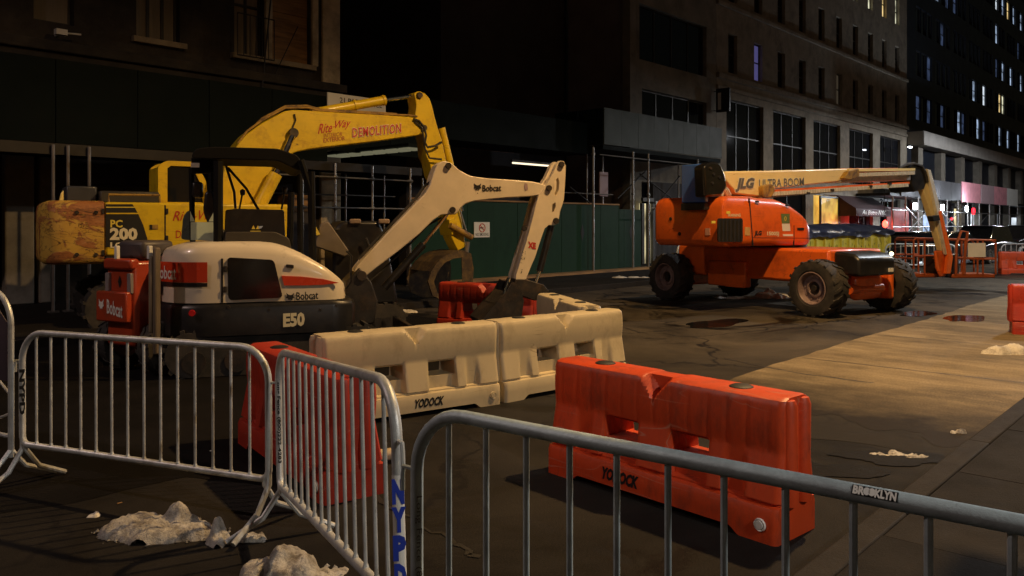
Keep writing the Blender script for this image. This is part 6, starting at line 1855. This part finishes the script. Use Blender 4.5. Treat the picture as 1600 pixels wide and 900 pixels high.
for ml in ((1388, 396),):
    ps = thing('marker_light', 'round amber lamp at the right end of the yellow container', 'lamp', (1393 - 800) / F * 27.6, 27.6, 0, 0)
    MB().tube((0, 0, 0), (0, 0, .72), .03).lathe([(.001, 0), (.2, 0), (.2, .04), (.001, .04)], (0, 0, 0), 'z', 14).build('stand', IRON, ps)
    MB().lathe([(.001, -.04), (.06, -.02), (.07, .02), (.001, .04)], (0, -.02, .78), 'y', 16).build('lens', G_HEAD, ps)

# ================================================================ snow and litter
def snow(name, label, px, py, blobs, m, seed, res=.022, cat='snow', z=0., group=None):
    if name == 'snow_heap' and res < .02: blobs = [(a * .8, b * .8, c_ * .78, d * .78, h * .85) for a, b, c_, d, h in blobs]
    c = ground(px, py, z)
    o = place(name, None, None, c, A - pi / 2)
    me_b = MB()
    xs0 = min(b[0] - b[2] for b in blobs); xs1 = max(b[0] + b[2] for b in blobs)
    ys0 = min(b[1] - b[3] for b in blobs); ys1 = max(b[1] + b[3] for b in blobs)
    nx, ny = int((xs1 - xs0) / res) + 3, int((ys1 - ys0) / res) + 3
    H = {}
    for i in range(nx):
        for j in range(ny):
            x, y = xs0 + (i - 1) * res, ys0 + (j - 1) * res
            wx = x + .05 * noise.noise(Vector((x * 9, y * 9, seed))); wy = y + .05 * noise.noise(Vector((x * 9, y * 9, seed + 7)))
            h = -.03
            for (bx_, by_, rx, ry, hh) in blobs:
                q = ((wx - bx_) / rx) ** 2 + ((wy - by_) / ry) ** 2
                if q < 1: h = max(h, hh * sqrt(1 - q))
            if h > 0: h = h * (.86 + .22 * noise.noise(Vector((x * 11, y * 11, seed)))) + .016 * noise.noise(Vector((x * 33, y * 33, seed))) + .008 * noise.noise(Vector((x * 80, y * 80, seed)))
            H[i, j] = (x, y, h)
    idx, vs = {}, []
    fs = []
    for i in range(nx - 1):
        for j in range(ny - 1):
            q = [(i, j), (i + 1, j), (i + 1, j + 1), (i, j + 1)]
            if max(H[p][2] for p in q) > .0:
                f = []
                for p in q:
                    if p not in idx: idx[p] = len(vs); vs.append((H[p][0], H[p][1], max(H[p][2], -.005)))
                    f.append(idx[p])
                fs.append(tuple(f))
    bpy.data.objects.remove(o)
    me_b.add(vs, fs)
    q = me_b.build(name, m, angle=60)
    q.location = c; q.rotation_euler = (0, 0, A - pi / 2)
    if name == 'snow_heap':
        rc = random.Random(int(seed * 10)); cb = MB()
        for _ in range(90):
            bl_ = rc.choice(blobs); a_ = rc.uniform(0, 2 * pi); k_ = rc.uniform(.9, 1.5)
            x_, y_ = bl_[0] + bl_[2] * k_ * cos(a_), bl_[1] + bl_[3] * k_ * sin(a_); r_ = rc.uniform(.004, .016)
            cb.add([(x_ + r_ * rc.uniform(.6, 1.2) * v[0], y_ + r_ * rc.uniform(.6, 1.2) * v[1], max(0, r_ * .6 + r_ * v[2])) for v in ((1, 0, 0), (-1, 0, 0), (0, 1, 0), (0, -1, 0), (0, 0, 1), (0, 0, -.6))],
                   [(0, 2, 4), (2, 1, 4), (1, 3, 4), (3, 0, 4), (2, 0, 5), (1, 2, 5), (3, 1, 5), (0, 3, 5)])
        cr = cb.build('snow_crumbs', m, q); tag(cr, kind='stuff')
    tag(q, label, cat, group)
    return q
rnd = random.Random(5)
snow('snow_heap', 'long grey heap of old snow on the road below the left steel barricade', 240, 838,
     [(-.10, .10, .26, .2, .12), (.10, .16, .16, .12, .19), (.22, .05, .2, .15, .09), (-.25, .02, .16, .12, .10), (.0, -.03, .3, .12, .08), (.40, .02, .14, .1, .055), (-.32, .16, .08, .06, .08), (.30, .0, .18, .09, .05)], SNOW, 1.3, .013)
snow('snow_lump', 'narrow upright snow lump right of the long grey heap', 340, 846, [(0, .02, .055, .06, .15), (.0, -.02, .07, .07, .08), (.17, .04, .1, .06, .035)], SNOW, 4.2, .009)
snow('snow_heap', 'dirty rounded snow heap at the bottom edge beside the barricade foot', 440, 908,
     [(-.12, .0, .16, .16, .15), (.09, .02, .19, .17, .16), (.0, .10, .14, .12, .18), (-.2, -.08, .1, .1, .08), (.22, -.03, .1, .1, .09), (.28, .1, .1, .08, .03)], SNOW, 8.8, .012)
snow('snow_lump', 'pale snow lump on the lit concrete lane at right', 1572, 553, [(-.1, 0, .2, .13, .12), (.13, .03, .22, .14, .15), (.38, .0, .12, .1, .07), (-.28, 0, .07, .06, .07)], SNOW_W, 2.1, .02)
snow('snow_heap', 'broken white snow between the wheels of the lift', 1190, 466, [(.1, .1, .25, .25, .16), (-.3, -.05, .22, .15, .08), (-.65, -.05, .25, .15, .06), (.4, .05, .2, .2, .14), (.55, .3, .2, .25, .10), (-1.0, .1, .14, .14, .07), (.3, .35, .2, .2, .22)], SNOW_W, 5.5, .03)
snow('snow_lump', 'white snow lump at the foot of the green hoarding', 692, 470, [(0, 0, .3, .25, .14), (.2, .05, .2, .2, .10)], SNOW_W, 7.7, .03)
snow('snow_patch', 'small white snow patch on the ground behind the cream barriers', 622, 488, [(0, 0, .18, .1, .05), (.2, .03, .14, .08, .04), (-.15, -.06, .1, .06, .02), (.1, .2, .07, .05, .03)], SNOW_W, 9.9, .018, z=.25)
snow('snow_patch', 'thin dirty snow in the dark stain near the kerb', 1400, 712, [(-.1, .02, .14, .035, .02), (.05, 0, .12, .03, .02), (.14, -.06, .1, .03, .02), (.02, .06, .06, .03, .03)], SNOW, 3.3, .014)
snow('snow_lump', 'little snow crumb beside the kerb stones', 1502, 677, [(0, 0, .045, .035, .045), (-.07, -.02, .04, .03, .02)], SNOW, 6.1, .010)
snow('snow_lump', 'white snow scraps by the hoarding end and the lift wheel', 978, 434, [(-.2, 0, .22, .14, .06), (.25, .05, .2, .16, .05), (.6, 0, .16, .1, .04)], SNOW_W, 6.6, .03, z=.13)
snow('paper_scrap', 'white scrap on the road by the cream barrier end', 797, 626, [(0, 0, .07, .04, .02)], STICKER, 1.9, .012, cat='litter')
snow('paper_scrap', 'small pale scrap at left of the long snow heap', 148, 806, [(0, 0, .05, .025, .02)], STICKER, 2.9, .010, cat='litter')
for i, (px, py, lb_) in enumerate(((331, 704, 'white cigarette end on the road behind the left barricade'), (187, 786, 'yellowish cigarette end on the road near the snow heap'))):
    c = ground(px, py, .006)
    tag(MB().tube((-.016, 0, 0), (.016, .004, 0), .004, 6).build('cigarette_end', STICKER if i == 0 else WOOD), lb_, 'litter').location = c

for (px, py, w_, h_, sd) in ((1400, 714, .50, .26, 7.), (1265, 735, .55, .30, 9.)):
    c = ground(px, py, .0065)
    pts = []
    for k in range(96):
        a = 2 * pi * k / 96; q = .8 + .5 * noise.noise(Vector((cos(a) * 1.3, sin(a) * 1.3, sd))) + .10 * noise.noise(Vector((cos(a) * 5, sin(a) * 5, sd)))
        pts.append((c.x + q * (w_ * cos(a) * sin(A) + h_ * sin(a) * cos(A)), c.y + q * (-w_ * cos(a) * cos(A) + h_ * sin(a) * sin(A)), .0065))
    tag(MB().add(pts, [tuple(range(96))]).build('wet_patch', WETG), 'black wet patch of meltwater on the road', kind='structure')
# foreground road scraps: pipe end behind the slanted barricade
ce = thing('pipe_end', 'short pale pipe end lying behind the slanted barricade', 'pipe', -1.02, 6.05, 20)
MB().tube((-.08, 0, .05), (.12, 0, .06), .045, 14).lathe([(.045, .12), (.058, .12), (.058, .16), (.04, .16)], (0, 0, .06), 'x', 14).build('pipe', PLASTIC_W, ce)

# ================================================================ street lamps (beyond the frame) and added fill lamps that light the scene
for (nm, x, y, h, (dx, dy), watts, colr, cone, blend) in STREET_AND_FILL:
    lp = place('street_lamp', 'tall street lamp, ' + nm, 'lamp', (x, y, .12), 0, 'street lamps on the near pavement')
    MB().lathe([(.16, 0), (.14, .5), (.09, .7), (.06, h)], (0, 0, 0), 'z', 14).path([(0, 0, h - .4), (dx * .3, dy * .3, h), (dx * 1.6, dy * 1.6, h + .1)], .04, 8).build('pole', IRON, lp)
    MB().box((dx * 1.9, dy * 1.9, h + .12), (.3 + .4 * abs(dx), .3 + .4 * abs(dy), .12)).build('lamp_head', GALV, lp, bevel=.03)
    MB().box((dx * 1.9, dy * 1.9, h + .045), (.22 + .3 * abs(dx), .22 + .3 * abs(dy), .02)).build('lens', G_STREET if colr[2] < .5 else G_SHOP, lp)
    ld = bpy.data.lights.new('street_light', 'SPOT')
    ld.energy = watts; ld.color = colr; ld.spot_size = radians(cone); ld.spot_blend = blend; ld.shadow_soft_size = .16
    lo = bpy.data.objects.new('street_light', ld); COL.objects.link(lo); lo.parent = lp
    lo.location = (dx * 1.9, dy * 1.9, h - .02)
